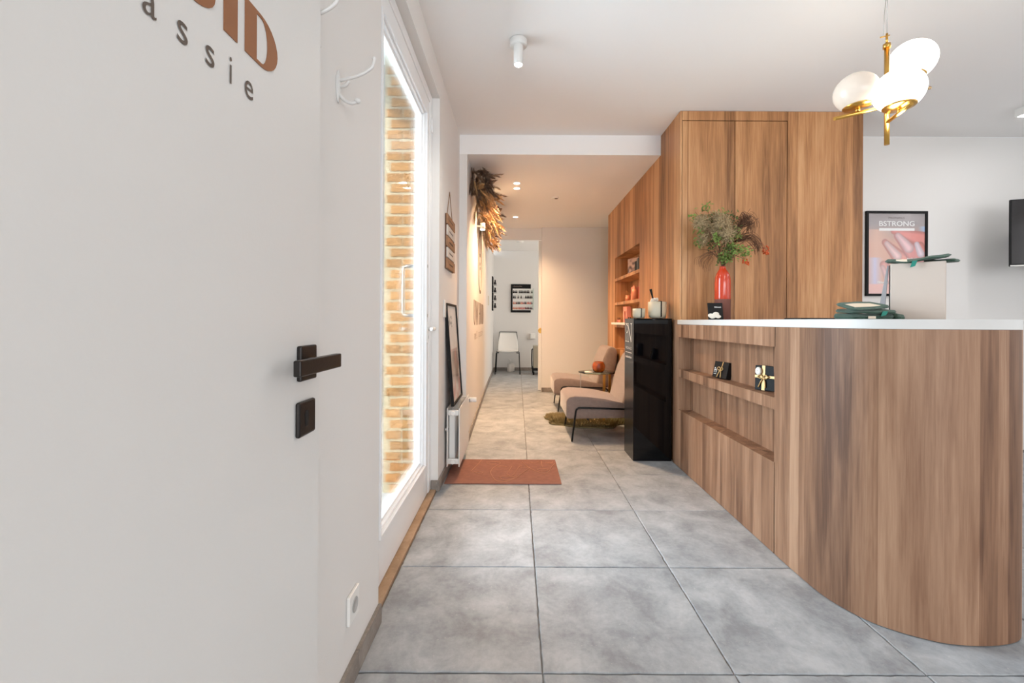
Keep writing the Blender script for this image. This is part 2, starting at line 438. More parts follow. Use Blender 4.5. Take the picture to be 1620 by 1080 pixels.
# left side -----------------------------------------------------------
b = B(); b.box(-.88, -.50, -4.5, 1.62, 0, CZ); b.box(-.64, XL, 1.62, 2.87, 2.53, CZ); b.box(-.62, XL, 2.87, YB-.0005, 0, CZ, .0)
wall_left = struct('wall_left', b, M['wall'], label='white plastered wall around the glazed door on the left', cat='wall')
b = B(); b.prism([(-.64, YB), (Xh(YB), YB), (Xh(7.0), 7.0), (-.515, 9.92), (-.64, 9.92)], lambda a, c, d: (a, c, d), 0, HZ, .0)
wall_hall = struct('wall_hall', b, M['wall'], label='white wall of the hallway on the left, with lettering', cat='wall')

def skirting(parent, segs, h=.07, t=.012):
    """segs: lists of (x,y) from-to with outward normal side; pieces of 60 cm"""
    for (x0, y0, x1, y1, nx, ny, cuts) in segs:
        L_ = math.hypot(x1-x0, y1-y0); ps = [0]+cuts+[L_]
        dx, dy = (x1-x0)/L_, (y1-y0)/L_
        for a, c in zip(ps, ps[1:]):
            g = .0012; jj = random.uniform(0, .0015)
            fr = lambda p, q, z: (x0+dx*p+nx*q, y0+dy*p+ny*q, z)
            b = B(); b.prism([(a+g, 0), (c-g, 0), (c-g, t+jj), (a+g, t+jj)], fr, .001, h, .0015, 1)
            b.build('skirting_tile', M['skirt'], parent)
bl = thing('baseboard_left', 'grey stone skirting tiles along the left wall', 'skirting', (0,0,0), kind='structure')
skirting(bl, [(-.50, -1.0, -.50, 1.62, 1, 0, [.6, 1.2, 1.8, 2.39]), (-.55, 2.87, -.493, 2.87, 0, -1, []), (XL, 2.87, XL, YB-.012, 1, 0, [.32, .92])])
bh = thing('baseboard_hall', 'warm-lit stone skirting along the hallway wall', 'skirting', (0,0,0), kind='structure')
dxh = (Xh(7.0)-Xh(YB))/math.hypot(Xh(7.0)-Xh(YB), 7-YB)
skirting(bh, [(XL+.012, YB, Xh(YB)+.012, YB, 0, -1, []), (Xh(YB), YB, Xh(7.0), 7.0, 1, 0, [.53, 1.13, 1.73, 2.33, 2.93]), (Xh(7.0), 7.0, -.513, YR, 1, 0, [.6, 1.2, 1.8, 2.4])])

struct('trim_1', B().box(-.60, -.516, 1.62, 2.87, -.01, .012, .002), M['sill'], label='brown stone threshold strip under the glazed door', cat='threshold')

# ceilings ---------------------------------------------------------------
struct('ceiling', B().box(-.64, 5.1, -4.6, YB, CZ, CZ+.14), M['ceil'], label='white ceiling of the reception room', cat='ceiling')
struct('ceiling_hall', B().box(-.64, 2.35, YB, 6.99, HZ, CZ+.14), M['ceil'], label='lowered white ceiling of the hallway with its front edge', cat='ceiling')
struct('ceiling_back', B().box(-.62, 3.2, 6.99, 9.95, 2.63, 2.8), M['ceil'], label='white ceiling of the treatment room behind the doorway', cat='ceiling')

# walls behind / right ---------------------------------------------------
struct('wall_right', B().box(XC+.05, 5.1, YB+.001, YB+.12, 0, CZ), M['wall'], label='white wall behind the reception counter', cat='wall')
struct('wall_back', B().box(.38, 2.3, YF, 6.99, 0, HZ).box(-.49, .38, 6.935, 6.99, 2.36, HZ), M['wall'], label='cream wall at the end of the hallway beside the doorway', cat='wall')
struct('wall_treatment_room', B().box(-.62, 3.2, YR, 9.95, 0, 2.7).box(3.1, 3.2, 6.99, YR, 0, 2.7), M['wall'], label='beige wall of the treatment room seen through the doorway', cat='wall')
struct('wall_hall_right', B().box(2.2, 2.3, YB+.12, YF, 0, HZ).box(1.60, 2.2, 5.98, 6.08, 0, HZ), M['wall'], label='wall hidden behind the walnut wall', cat='wall')
bb = thing('baseboard_back', 'stone skirting at the end of the hallway', 'skirting', (0,0,0), kind='structure')
skirting(bb, [(.38, YF, 1.6, YF, 0, -1, [.6])])
bt = thing('baseboard_treatment_room', 'grey stone skirting of the treatment room', 'skirting', (0,0,0), kind='structure')
skirting(bt, [(-.51, YR, 2.0, YR, 0, -1, [.6, 1.2, 1.8])])
# unseen sides of the room; solid walls and added blinds keep the sun out
struct('wall_front', B().box(-.9, 5.1, -4.62, -4.5, 0, CZ), M['wall'], label='wall behind the camera with the shop window', cat='wall')
struct('wall_side', B().box(5.0, 5.12, -4.5, YB, 0, CZ), M['wall'], label='far right wall with an added window', cat='wall')
w1 = thing('window_1', 'shop window behind the camera with an added cover that keeps the sun out', 'window', (1.6, -4.48, .3), kind='structure')
b = B(); 
for (x0, x1, z0, z1) in ((-.45, 3.65, .26, .32), (-.45, 3.65, 2.58, 2.64), (-.45, -.39, .32, 2.58), (3.59, 3.65, .32, 2.58), (1.57, 1.63, .32, 2.58)): b.box(x0, x1, -4.5, -4.44, z0, z1)
b.build('window_frame', M['upvc'], w1); B().box(-.38, 3.58, -4.495, -4.485, .33, 2.57).build('added_blind', M['whitep'], w1)  # cover added to shut the sun out; the area light stands before it
w2 = thing('window_2', 'added side window, unseen, covered against the sun', 'window', (4.98, .6, .5), kind='structure')
b = B()
for (y0, y1, z0, z1) in ((-.95, 2.15, .5, .56), (-.95, 2.15, 2.54, 2.6), (-.95, -.89, .56, 2.54), (2.09, 2.15, .56, 2.54)): b.box(4.95, 5.0, y0, y1, z0, z1)
b.build('window_frame', M['upvc'], w2); B().box(4.985, 4.995, -.88, 2.08, .57, 2.53).build('added_blind', M['whitep'], w2)  # window and cover both added, out of view

# walnut clad wall of the hallway, with the open shelf niche ------------------
NY0, NY1, NZ0, NZ1 = 4.52, 5.65, .76, 1.895
ww = thing('wall_walnut', 'walnut clad wall of the hallway with an open shelf niche', 'wall', (0,0,0), kind='structure')
b = B(); X1 = 1.60
b.box(XC, X1, YB+.002, NY0, 0, HZ); b.box(XC, X1, NY1, 6.08, 0, HZ); b.box(XC, X1, NY0, NY1, NZ1, HZ); b.box(XC, X1, NY0, NY1, 0, NZ0); b.box(XC+.19, X1, NY0, NY1, NZ0, NZ1)
b.build('cladding', M['wood'], ww)
for z in (1.617, 1.315, 1.04): B().box(XC+.002, XC+.19, NY0, NY1, z-.017, z+.017).build('shelf', M['wood'], ww)

# glazed door ------------------------------------------------------------------
d1 = thing('door_1', 'white framed glazed door on the left with bricks behind it', 'door', (-.58, 2.24, .012), kind='structure')
b = B()
for (y0, y1, z0, z1) in ((1.622, 1.69, .012, 2.53), (2.80, 2.868, .012, 2.53), (1.69, 2.80, 2.47, 2.53)): b.box(-.612, -.552, y0, y1, z0, z1, .003, 1)
b.build('door_frame', M['upvc'], d1)
b = B()
for (y0, y1, z0, z1) in ((1.692, 1.80, .016, 2.468), (2.71, 2.799, .016, 2.468), (1.80, 2.71, 2.37, 2.468), (1.80, 2.71, .016, .205)): b.box(-.610, -.556, y0, y1, z0, z1, .003, 1)
b.build('sash', M['upvc'], d1)
b = B()   # stepped glazing beads
for k, (t0, xx) in enumerate(((.0, -.548), (.014, -.563), (.026, -.578))):
    t1 = t0+.014
    b.box(-.598, xx, 1.80+t0, 1.80+t1, .205+t0, 2.37-t0, .002, 1); b.box(-.598, xx, 2.71-t1, 2.71-t0, .205+t0, 2.37-t0, .002, 1)
    b.box(-.598, xx, 1.80+t1, 2.71-t1, 2.37-t1, 2.37-t0, .002, 1); b.box(-.598, xx, 1.80+t1, 2.71-t1, .205+t0, .205+t1, .002, 1)
b.build('glazing_bead', M['upvc'], d1)
B().box(-.6045, -.5985, 1.80, 2.71, .21, 2.365).build('glass_pane', M['glass'], d1)
b = B(); px, py = -.70, 2.735
b.tube([(-.612, py, 1.432), (px+.02, py, 1.432), (px+.006, py, 1.426), (px, py, 1.41), (px, py, 1.15), (px+.006, py, 1.134), (px+.02, py, 1.128), (-.612, py, 1.128)], .011, 12)
b.build('pull_handle', M['steel'], d1, label='long steel pull handle outside the glass')
for z in (1.432, 1.128):
    B().cyl((-.556, py, z), (-.550, py, z), .010, n=12).build('fixing_bolt', M['steel'], d1)
b = B(); b.box(-.556, -.549, 2.738, 2.768, .96, 1.09, .003); b.cyl((-.55, 2.753, 1.045), (-.515, 2.753, 1.045), .011, n=10); b.box(-.522, -.502, 2.66, 2.765, 1.035, 1.057, .008, 3)
b.build('lever', M['whitep'], d1)
B().box(-.552, -.546, 2.745, 2.757, .985, 1.005, .002).build('key_slot', M['steel'], d1)
B().cyl((-.552, 2.845, 2.30), (-.552, 2.845, 2.39), .009, n=10).build('hinge', M['upvc'], d1)

# outside: brick reveal, paving, house across the street -------------------------
wo = struct('wall_outside', B().box(-.885, -.622, 2.962, 3.4, -.05, 3.04), M['mortar'], label='buff brick reveal outside the glazed door', cat='wall')
def brick_mesh(seed, L_):
    rnd = random.Random(seed); nx, nz = 8, 3; b = bmesh.new(); h = .052; g = {}
    for i in range(nx+1):
        for k in range(nz+1):
            x = L_*i/nx; z = h*k/nz
            e = (i in (0, nx)) or (k in (0, nz))
            g[i, k] = b.verts.new((x + (rnd.uniform(-.003, .003) if e else 0), -.014+(.006 if e else rnd.uniform(-.005, .003)), z+(rnd.uniform(-.003, .003) if k in (0, nz) else rnd.uniform(-.004, .004))))
    for i in range(nx):
        for k in range(nz): b.faces.new((g[i,k], g[i+1,k], g[i+1,k+1], g[i,k+1]))
    ring = [g[i,0] for i in range(nx+1)]+[g[nx,k] for k in range(1, nz+1)]+[g[i,nz] for i in range(nx-1, -1, -1)]+[g[0,k] for k in range(nz-1, 0, -1)]
    bk = [b.verts.new((v.co.x, .006, v.co.z)) for v in ring]
    for i in range(len(ring)): j = (i+1) % len(ring); b.faces.new((ring[i], bk[i], bk[j], ring[j]))
    bmesh.ops.recalc_face_normals(b, faces=b.faces[:])
    me = bpy.data.meshes.new('brick'); b.to_mesh(me); b.free(); me.materials.append(M['brick']); return me
BL = [brick_mesh(i, .198) for i in range(4)]; BH = [brick_mesh(9+i, .095) for i in range(4)]
z = -.045; row = 0
while z < 2.97:
    items = [(-.838, BL)] if row % 2 == 0 else [(-.865, BH), (-.757, BH)]
    if row % 2 == 0: items += []
    else: pass
    for x, ms in items:
        o = bpy.data.objects.new('brick', ms[random.randrange(4)]); COL.objects.link(o); o.parent = wo; o.location = (x, 2.96, z)
    if row % 4 == 0 and row > 0: pass
    z += .0712; row += 1
struct('ground_outside', B().box(-14, -.645, -8, 16, -.2, -.05), M['pave'], label='pale paving outside the glazed door', cat='ground')
struct('roof_overhang', B().box(-1.33, -.645, -5, 3.4, 3.05, 3.2).box(-.885, -.645, -5, 2.3, 2.72, 3.05), M['render'], label='overhang of the facade above the glazed door', cat='facade')
struct('facade_across_street', B().box(-14.5, -14, -8, 18, -.2, 4.0), M['render'], label='pale rendered facade across the street', cat='facade')

# white door leaf standing open against the left wall ---------------------------------
XD = -.43
d2 = thing('door_2', 'open white door leaf with black handle and brown lettering', 'door', (XD-.02, .50, .008), kind='structure')
B().box(XD-.04, XD, .035, .968, .008, 2.25, .0015, 1).build('door_leaf', M['door'], d2)
b = B(); b.box(XD, XD+.010, .868, .936, .978, 1.048, .003, 2); hr = b.build('rosette', M['handle'], d2)
b = B(); b.box(XD+.0, XD+.052, .892, .912, 1.003, 1.023, .003); b.box(XD+.040, XD+.054, .775, .955, .999, 1.028, .0025, 2)
b.build('lever', M['handle'], hr if False else d2, label='square black lever handle')
kr = B().box(XD, XD+.010, .862, .932, .868, .938, .006, 3).build('keyhole_rosette', M['handle'], d2)
b = B(); b.prism([(.891+.0065*math.cos(a), .913+.0065*math.sin(a)) for a in [PI*k/8 for k in range(9)]]+[(.8865, .890), (.8865-.0, .888), (.8955, .888)], lambda a, c, d: (XD+d, a, c), .0095, .0112); b.build('keyhole', M['dark'], kr)
frD = frame((XD, 0, 0), (0,1,0), (0,0,1), (1,0,0))
b = B()
for ch, x, w in (('U', .185, .13), ('W', .33, .14), ('H', .50, .0)): pass
fl = frame((XD+.0005, 0, 1.521), (0,1,0), (0,0,1), (1,0,0))
letter(b, 'I', fl, .6475, .03, .086, .0315); letter(b, 'D', fl, .698, .094, .086, .031)
letter(b, 'U', fl, .535, .094, .086, .030); letter(b, 'H', fl, .425, .092, .086, .030)
b.build('large_lettering', M['brown'], d2)
b = B()
for ch, y0, w, hh in (('a', .507, .020, .028), ('s', .559, .018, .028), ('s', .610, .018, .028), ('i', .6615, .0045, .040), ('e', .698, .022, .028), ('p', .452, .020, .038)):
    zb = 1.451 - (.010 if ch == 'p' else 0)
    text_mesh(b, ch, frame((XD+.0005, y0, zb), (0,1,0), (0,0,1), (1,0,0)), w, hh, .0008)
b.build('small_lettering', M['grayv'], d2)

# sliding door at the end of the hallway ------------------------------------------------
d3 = thing('door_3', 'cream sliding door edge with round brass pull in the hallway doorway', 'door', (.36, 7.0, 0), kind='structure')
B().box(.334, .40, 6.992, 7.03, .01, 2.355, .002, 1).build('door_leaf', M['door'], d3)
b = B(); b.lathe([(0, .004), (.030, .004), (.036, .006), (.040, .004), (.042, 0)], (.372, 6.992, .945), 24, Matrix.Rotation(PI/2, 4, 'X')); b.build('pull', M['brass'], d3, label='round brass finger pull')

# ================================================================== FURNITURE
CT0, CT1 = 1.077, 1.112
# curved reception counter ---------------------------------------------------------------
def crv(p, n=6):
    """Catmull-Rom through points"""
    o = []
    for i in range(len(p)-1):
        p0, p1, p2, p3 = (Vector(p[max(i-1,0)]), Vector(p[i]), Vector(p[i+1]), Vector(p[min(i+2,len(p)-1)]))
        for k in range(n):
            t = k/n; o.append(.5*((2*p1)+(p2-p0)*t+(2*p0-5*p1+4*p2-p3)*t*t+(3*p1-p0-3*p2+p3)*t**3))
    o.append(Vector(p[-1])); return [tuple(v) for v in o]
edge = crv([(1.222, 2.09), (1.222, 1.99), (1.233, 1.785), (1.283, 1.655), (1.345, 1.588), (1.425, 1.540), (1.49, 1.518), (1.585, 1.510), (1.675, 1.518), (1.745, 1.540), (1.795, 1.583), (1.815, 1.655), (1.817, 1.80)])
up = lambda a, c, d: (a, c, d)
rc = thing('reception_counter', 'curved walnut reception counter with two open front shelves', 'counter', (1.52, 2.5, 0))
YN0, YN1, ZN0, ZN1 = 2.105, 3.36, .435, .982
b = B(); b.prism(edge+[(1.817, 2.11), (1.222, 2.11)], up, .004, CT0-.001, 0)
b.box(1.222, 1.817, 2.105, 3.397, .004, ZN0); b.box(1.222, 1.817, 2.105, 3.397, ZN1, CT0-.001); b.box(1.222, 1.2385, 3.397, 3.475, .004, CT1); b.box(1.222, 1.32, YN1, 3.397, ZN0, ZN1); b.box(1.315, 1.817, 2.105, 3.397, ZN0, ZN1)
b.build('body', M['woodC'], rc)
B().box(1.224, 1.316, YN0, YN1, .683, .741).build('shelf', M['woodC'], rc)
b = B(); e2 = [(x+(.0), y) for x, y in edge]
b.prism(e2+[(1.817, 3.395), (1.222, 3.395)], up, CT0, CT1, .003, 2)
props(b.build('worktop', M['worktop'], None), 'pale grey-white curved worktop lying on the walnut reception counter', 'worktop')

# tall cabinet --------------------------------------------------------------------------------
tc_ = thing('tall_cabinet', 'tall walnut cabinet with two flush doors reaching the ceiling', 'cabinet', (1.95, 3.63, 0))
YC = 3.40
b = B(); b.box(1.24, 2.637, YC+.022, YB, 0, CZ-.003); b.box(1.24, 1.254, YC, YC+.022, 0, CZ-.003); b.build('carcass', M['wood'], tc_)
B().box(2.061, 2.637, YC, YC+.021, 0, CZ-.003).build('side_panel', M['wood'], tc_)
B().box(1.257, 2.058, YC, YC+.021, 2.637, CZ-.003).build('top_panel', M['wood'], tc_)
for x0, x1 in ((1.258, 1.6555), (1.6595, 2.057)): B().box(x0, x1, YC, YC+.020, .02, 2.632, .0015, 1).build('cabinet_door', M['wood'], tc_)

# black display pedestal ------------------------------------------------------------------------
bp_ = thing('display_pedestal', 'tall glossy black pedestal with white logo beside the counter', 'pedestal', (1.07, 3.64, 0))
B().box(.921, 1.219, 3.50, 3.785, .001, 1.122, .002, 1).build('body', M['blackgloss'], bp_)
B().box(.917, .9205, 3.50, 3.785, .001, 1.122, .001, 1).build('side_panel', M['blackside'], bp_)
frP = frame((.9165, 3.755, .93), (0,-1,0), (0,0,1), (-1,0,0))
b = B()
def stroke(b, pts, w, fr, dep=.0008):
    for (a, c), (e, f) in zip(pts, pts[1:]):
        L_ = math.hypot(e-a, f-c)
        if L_ < 1e-6: continue
        nx, ny = -(f-c)/L_*w/2, (e-a)/L_*w/2
        b.prism([(a+nx, c+ny), (a-nx, c-ny), (e-nx, f-ny), (e+nx, f+ny)], fr, 0, dep)
def dashes(b, n, fr, w, h, dep=.0008):
    # a line of print too small to read in the photograph: short irregular marks
    r2 = random.Random(n)
    for i in range(n):
        x0 = w*i/n; x1 = x0+w/n*.7; y1 = h*r2.uniform(.6, 1)
        stroke(b, [(x0, 0), (x0, y1), (x1, y1*.5), (x1, 0)], h*.16, fr, dep)
# ligature PN, left bowl open
stroke(b, [(.0, .150), (.10, .150)], .006, frP); stroke(b, [(.012, .148), (.012, .095), (.03, .078)], .009, frP); stroke(b, [(.028, .148), (.07, .13), (.085, .10), (.06, .078), (.018, .07), (.018, .005)], .008, frP)
stroke(b, [(.0, .003), (.045, .003)], .006, frP); stroke(b, [(.08, .145), (.185, .004)], .017, frP); stroke(b, [(.185, .004), (.185, .148)], .008, frP); stroke(b, [(.085, .12), (.085, .004)], .008, frP)
stroke(b, [(.16, .150), (.21, .150)], .006, frP); stroke(b, [(.065, .003), (.11, .003)], .006, frP)
frQ = frame((.9165, 3.745, .87), (0,-1,0), (0,0,1), (-1,0,0))
text_mesh(b, 'PRONAILS', frQ, .19, .022, .0008); stroke(b, [(0, -.025), (.19, -.025)], .006, frQ); dashes(b, 9, frame((.9165, 3.745, .80), (0,-1,0), (0,0,1), (-1,0,0)), .19, .018, .0008)
b.build('logo', M['whitel'], bp_, label='white letters PN with small lines of text')

def pot(name, x, y, z, r, h, label, fill=False):
    t = thing(name, label, 'pot', (x, y, z))
    pr = [(0, .001), (r*.55, .001), (r*.85, h*.05), (r*.97, h*.22), (r, h*.5), (r, h), (r*.93, h), (r*.92, h*.3), (0, h*.25)]
    B().lathe(pr, (x, y, z), 28).build('bowl', M['cream'], t)
    b = B()
    for s_ in (-1, 1):
        b.prism([(-r*.07, h*.1), (r*.07, h*.1), (r*.07, h*1.02), (-r*.07, h*1.02)], lambda a, c, d, s_=s_: (x+a+r*.12, y+s_*(math.sqrt(max(r*r-(a+r*.12)**2, 0))+d-.001), z+c), 0, .004)
    b.tube([(x+r*.12, y-r*.99, z+h*1.01), (x+r*.12, y+r*.99, z+h*1.01)], r*.05, 8)
    b.build('band', M['black'], t); return t
p1 = pot('ceramic_pot', 1.140, 3.62, 1.1225, .074, .135, 'large cream pot with black band on the black pedestal')
b = B(); b.tube([(1.112, 3.60, 1.245), (1.095, 3.60, 1.295), (1.083, 3.60, 1.345), (1.079, 3.60, 1.36)], [.005, .006, .010, .011], 8); b.build('brush_handle', M['black'], p1)
b = B(); rn = random.Random(3)
for k in range(12): b.ell((1.115+rn.uniform(-.025, .025), 3.60+rn.uniform(-.02, .02), 1.262+rn.uniform(-.008, .02)), .012, .012, .012, 8, 6)
b.build('cotton_pad', M['petal'], p1)
pot('ceramic_pot', .985, 3.60, 1.1225, .050, .080, 'small cream pot with black band on the black pedestal')

# lounge chairs ------------------------------------------------------------------------------------
def lounge_chair(x, y, label):
    t = thing('lounge_chair', label, 'chair', (x+.38, y+.29, 0), group='taupe lounge chairs in the hallway')
    def f(a, c, d): return (x+a, y+d, c)
    seat = [(.0, .225), (.01, .205), (.06, .205), (.62, .215), (.62, .33), (.50, .355), (.36, .385), (.20, .405), (.08, .412), (.025, .40), (.0, .37)]
    b = B(); b.prism(seat, f, 0, .58, .028, 4, True); b.build('seat', M['fabric'], t)
    back = [(.50, .30), (.565, .27), (.66, .30), (.715, .44), (.76, .62), (.765, .735), (.735, .785), (.685, .79), (.645, .765), (.60, .66), (.55, .50)]
    b = B(); b.prism(back, f, .004, .576, .03, 4, True); b.build('backrest', M['fabric'], t)
    for yy in (-.008, .588):
        b = B(); b.tube([(x+.052, y+yy, .010), (x+.085, y+yy, .27), (x+.092, y+yy, .292), (x+.11, y+yy, .305), (x+.14, y+yy, .306), (x+.60, y+yy, .296), (x+.64, y+yy, .28), (x+.665, y+yy, .25)], .0085, 10); b.build('side_rail', M['blackmetal'], t)
        b = B(); b.tube([(x+.665, y+yy, .26), (x+.73, y+yy, .006)], .0085, 10); b.build('leg', M['blackmetal'], t)
        b = B(); b.tube([(x+.058, y+yy, .06), (x+.0515, y+yy, .0)], .0085, 10); b.build('leg', M['blackmetal'], t)
    for xx_, zz in ((.60, .296), (.2, .198)): B().tube([(x+xx_, y-.008, zz), (x+xx_, y+.588, zz)], .0075, 8).build('cross_bar', M['blackmetal'], t)
    return t
lounge_chair(.455, 4.07, 'taupe velvet lounge chair nearest the black pedestal')
lounge_chair(.448, 5.36, 'taupe velvet lounge chair behind the glass side table')

# side table -------------------------------------------------------------------------------------------
st = thing('side_table', 'small round glass side table with brass legs between the lounge chairs', 'table', (.90, 4.98, 0))
b = B(); b.lathe([(0, .525), (.207, .525), (.21, .527), (.21, .531), (.207, .533), (0, .533)], (.90, 4.98, 0), 40); b.build('table_top', M['tglass'], st)
for (dx, dy, w) in ((-.19, -.03, .004), (.05, -.14, .014), (.125, -.07, .014)):
    B().box(.90+dx-w, .90+dx+w, 4.98+dy-.004, 4.98+dy+.004, 0.016, .5245, .001, 1).build('leg', M['brass'] if w > .01 else M['steel'], st)
b = B()
for k in range(24):
    a0, a1 = 2*PI*k/24, 2*PI*(k+1)/24
    pass
b.tube([(.90+.15*math.cos(2*PI*k/24), 4.98+.15*math.sin(2*PI*k/24), .518) for k in range(25)], .0045, 6); b.build('ring', M['brass'], st)
cdh = thing('candle_holder', 'amber glass candle holder on the round side table', 'candle holder', (.91, 4.95, .534))
B().lathe([(0, .001), (.045, .001), (.066, .02), (.073, .055), (.070, .085), (.055, .112), (.050, .116), (.045, .112), (.062, .084), (.065, .055), (.058, .024), (0, .016)], (.91, 4.95, .534), 28).build('bowl', M['amber'], cdh)
props(B().lathe([(0, 0), (.045, 0), (.045, .008), (0, .008)], (.79, 4.90, .534), 24).build('coaster', M['whitep'], None), 'white round coaster at the left edge of the glass table', 'coaster')

# sheepskin rug ------------------------------------------------------------------------------------------
rn = random.Random(11); b = B()
def rr(a): return 1+.10*math.sin(3*a+.6)+.07*math.sin(5*a+2)+.05*math.sin(9*a)
cx, cy, ax, ay = .80, 4.90, .50, .33
ring = [(cx+math.cos(2*PI*k/60)*ax*rr(2*PI*k/60), cy+math.sin(2*PI*k/60)*ay*rr(2*PI*k/60)) for k in range(60)]
b.prism(ring, up, .002, .014, .004, 1)
for k in range(9000):
    a = rn.uniform(0, 2*PI); q = math.sqrt(rn.random()) if k % 3 else rn.uniform(.85, 1.0)
    x = cx+math.cos(a)*ax*rr(a)*q; y = cy+math.sin(a)*ay*rr(a)*q; z0 = .012
    h_ = rn.uniform(.024, .055)*(1-.2*q); tw = a+rn.uniform(-.9, .9); l_ = rn.uniform(.01, .035); w = rn.uniform(.0015, .0035)
    p = Vector((x, y, z0)); tip = p+Vector((math.cos(tw)*l_, math.sin(tw)*l_, h_ if q < .9 else h_*.5)); s_ = Vector((-math.sin(tw), math.cos(tw), 0))*w
    b.tri(p-s_, p+s_, tip)
props(b.build('sheepskin_rug', M['fur'], None, fixn=False), 'olive brown sheepskin rug on the floor under the lounge chairs', 'rug', kind='stuff')

# door mat ------------------------------------------------------------------------------------------------
dm = thing('door_mat', 'terracotta mat with drawn line faces in front of the radiator', 'mat', (-.09, 3.24, 0))
B().box(-.485, .305, 2.985, 3.50, .0015, .009, .002, 1).build('mat_base', M['mat_'], dm)
b = B()
def line(pts, n=8):
    q = crv([(x, y, .0098) for x, y in pts], n); b.tube(q, .0034, 6)
# pixel-like coordinates of the print: u 0..1 left to right, v 0..1 front to back
def U(u, v): return (-.485+u*.79, 2.985+v*.515)
def L_(*p): line([U(*q) for q in p])
L_((.27,.97),(.25,.8),(.22,.6),(.20,.45)); L_((.23,.42),(.27,.36),(.31,.40),(.27,.44),(.23,.42))
L_((.40,.62),(.38,.45),(.40,.25),(.45,.08),(.52,.06),(.60,.18),(.68,.42),(.74,.62)); L_((.44,.66),(.48,.68),(.53,.64)); L_((.57,.66),(.55,.5),(.53,.35),(.57,.28),(.61,.45),(.64,.66),(.67,.68))
L_((.46,.22),(.52,.26),(.58,.24),(.62,.27)); L_((.47,.18),(.53,.12),(.60,.20)); L_((.64,.64),(.70,.63),(.74,.64)); L_((.32,.85),(.40,.88),(.46,.82),(.40,.62)); L_((.33,.78),(.38,.76),(.42,.78))
L_((.67,.9),(.71,.7),(.78,.5),(.86,.38),(.91,.45),(.95,.66),(.99,.82)); L_((.75,.88),(.79,.84),(.83,.88)); L_((.86,.92),(.855,.75),(.862,.62)); L_((.90,.86),(.94,.83),(.97,.87)); L_((.80,.55),(.86,.58),(.92,.54)); L_((.80,.54),(.86,.46),(.91,.53))
b.build('face_line', M['matline'], dm)

# radiator ---------------------------------------------------------------------------------------------------
ra = thing('radiator', 'white panel radiator on the left wall under the picture', 'radiator', (-.44, 3.40, .075))
RY0, RY1, RZ0, RZ1 = 3.10, 3.70, .078, .487
B().box(-.404, -.396, RY0, RY1, RZ0, RZ1, .003, 2).build('front_panel', M['white'], ra)
B().box(-.487, -.479, RY0, RY1, RZ0, RZ1, .003, 2).build('rear_panel', M['white'], ra)
for yy in (RY0+.012, RY1-.012):
    for zz in (RZ1-.052, RZ0+.018): B().box(-.479, -.404, yy-.010, yy+.010, zz, zz+.038, .006, 2).build('header_pipe', M['white'], ra)
b = B()
n = 36
for k in range(n): 
    y0 = RY0+.04+(RY1-RY0-.08)*k/n; y1 = RY0+.04+(RY1-RY0-.08)*(k+.5)/n
    b.box(-.474, -.436, y0, y0+.0015, RZ0+.03, RZ1-.03)
b.build('convector_fin', M['white'], ra, kind='stuff')
for zz in (RZ1-.033, RZ0+.037): B().cyl((-.4415, RY0+.001, zz), (-.4415, RY0-.013, zz), .014, n=16).build('end_plug', M['whitep'], ra)
b = B(); b.tube([(-.479, RY0+.02, .34), (-.500, RY0+.01, .34)], .008, 8); b.tube([(-.485, RY0-.0, .34), (-.497, RY0-.0, .34)], .012, 10); b.build('air_valve', M['chrome'], ra)
b = B(); b.cyl((-.4, RY1+.0, .435), (-.398, RY1+.045, .435), .013, n=14); b.build('valve_body', M['chrome'], ra)
b = B(); b.cyl((-.398, RY1+.03, .435), (-.335, RY1+.03, .435), .021, n=18); b.build('thermostat_head', M['whitep'], ra)

# leaning picture -----------------------------------------------------------------------------------------------
pf = thing('picture_frame', 'narrow black framed poster leaning on the radiator against the wall', 'picture', (-.46, 3.36, .49))
o0 = Vector((-.448, 3.12, .494)); upv = (Vector((-.5015, 3.12, 1.222))-o0); HH = upv.length; upv.normalize(); WW = .49
rv = Vector((0, 1, 0)); nv = rv.cross(upv).normalized()
fp = frame(o0, rv, upv, nv)
b = B(); t = .016
for (a0, a1, c0, c1) in ((0, WW, 0, t), (0, WW, HH-t, HH), (0, t, t, HH-t), (WW-t, WW, t, HH-t)): b.prism([(a0,c0),(a1,c0),(a1,c1),(a0,c1)], fp, -.012, .010, .001, 1)
b.build('frame', M['black'], pf)
def posterA(u, v):
    base = Vector((226, 220, 216)); 
    n_ = noise.noise(Vector((u*3, v*4, 1.3)))*.5+noise.noise(Vector((u*9, v*9, 4)))*.3
    c = base+Vector((1,1,1))*(n_*26)
    if v < .55:
        k = max(0, min(1, .5+noise.noise(Vector((u*2.2+4, v*3.5, 7)))*2.2-abs(u-.55)*.9))
        c = c.lerp(Vector((104, 80, 76)), k*.75)
        k2 = max(0, min(1, noise.noise(Vector((u*4+1, v*6, 2)))*2.4)); c = c.lerp(Vector((206, 120, 112)), k2*.6)
    if .78 < v < .9 and .1 < u < .5 and noise.noise(Vector((u*14, v*30, 0))) > .0: c = Vector((70, 66, 66))
    return tuple(max(0, min(255, q)) for q in c)
M['print'] = attrmat('printed_poster', .35, .3)
printed('poster_print', M['print'], frame(fp(t, t, 0), rv, upv, nv), WW-2*t, HH-2*t, 40, 60, posterA, pf)
b = B(); b.prism([(t,t),(WW-t,t),(WW-t,HH-t),(t,HH-t)], fp, .004, .006); b.build('glass', M['pglass'], pf)

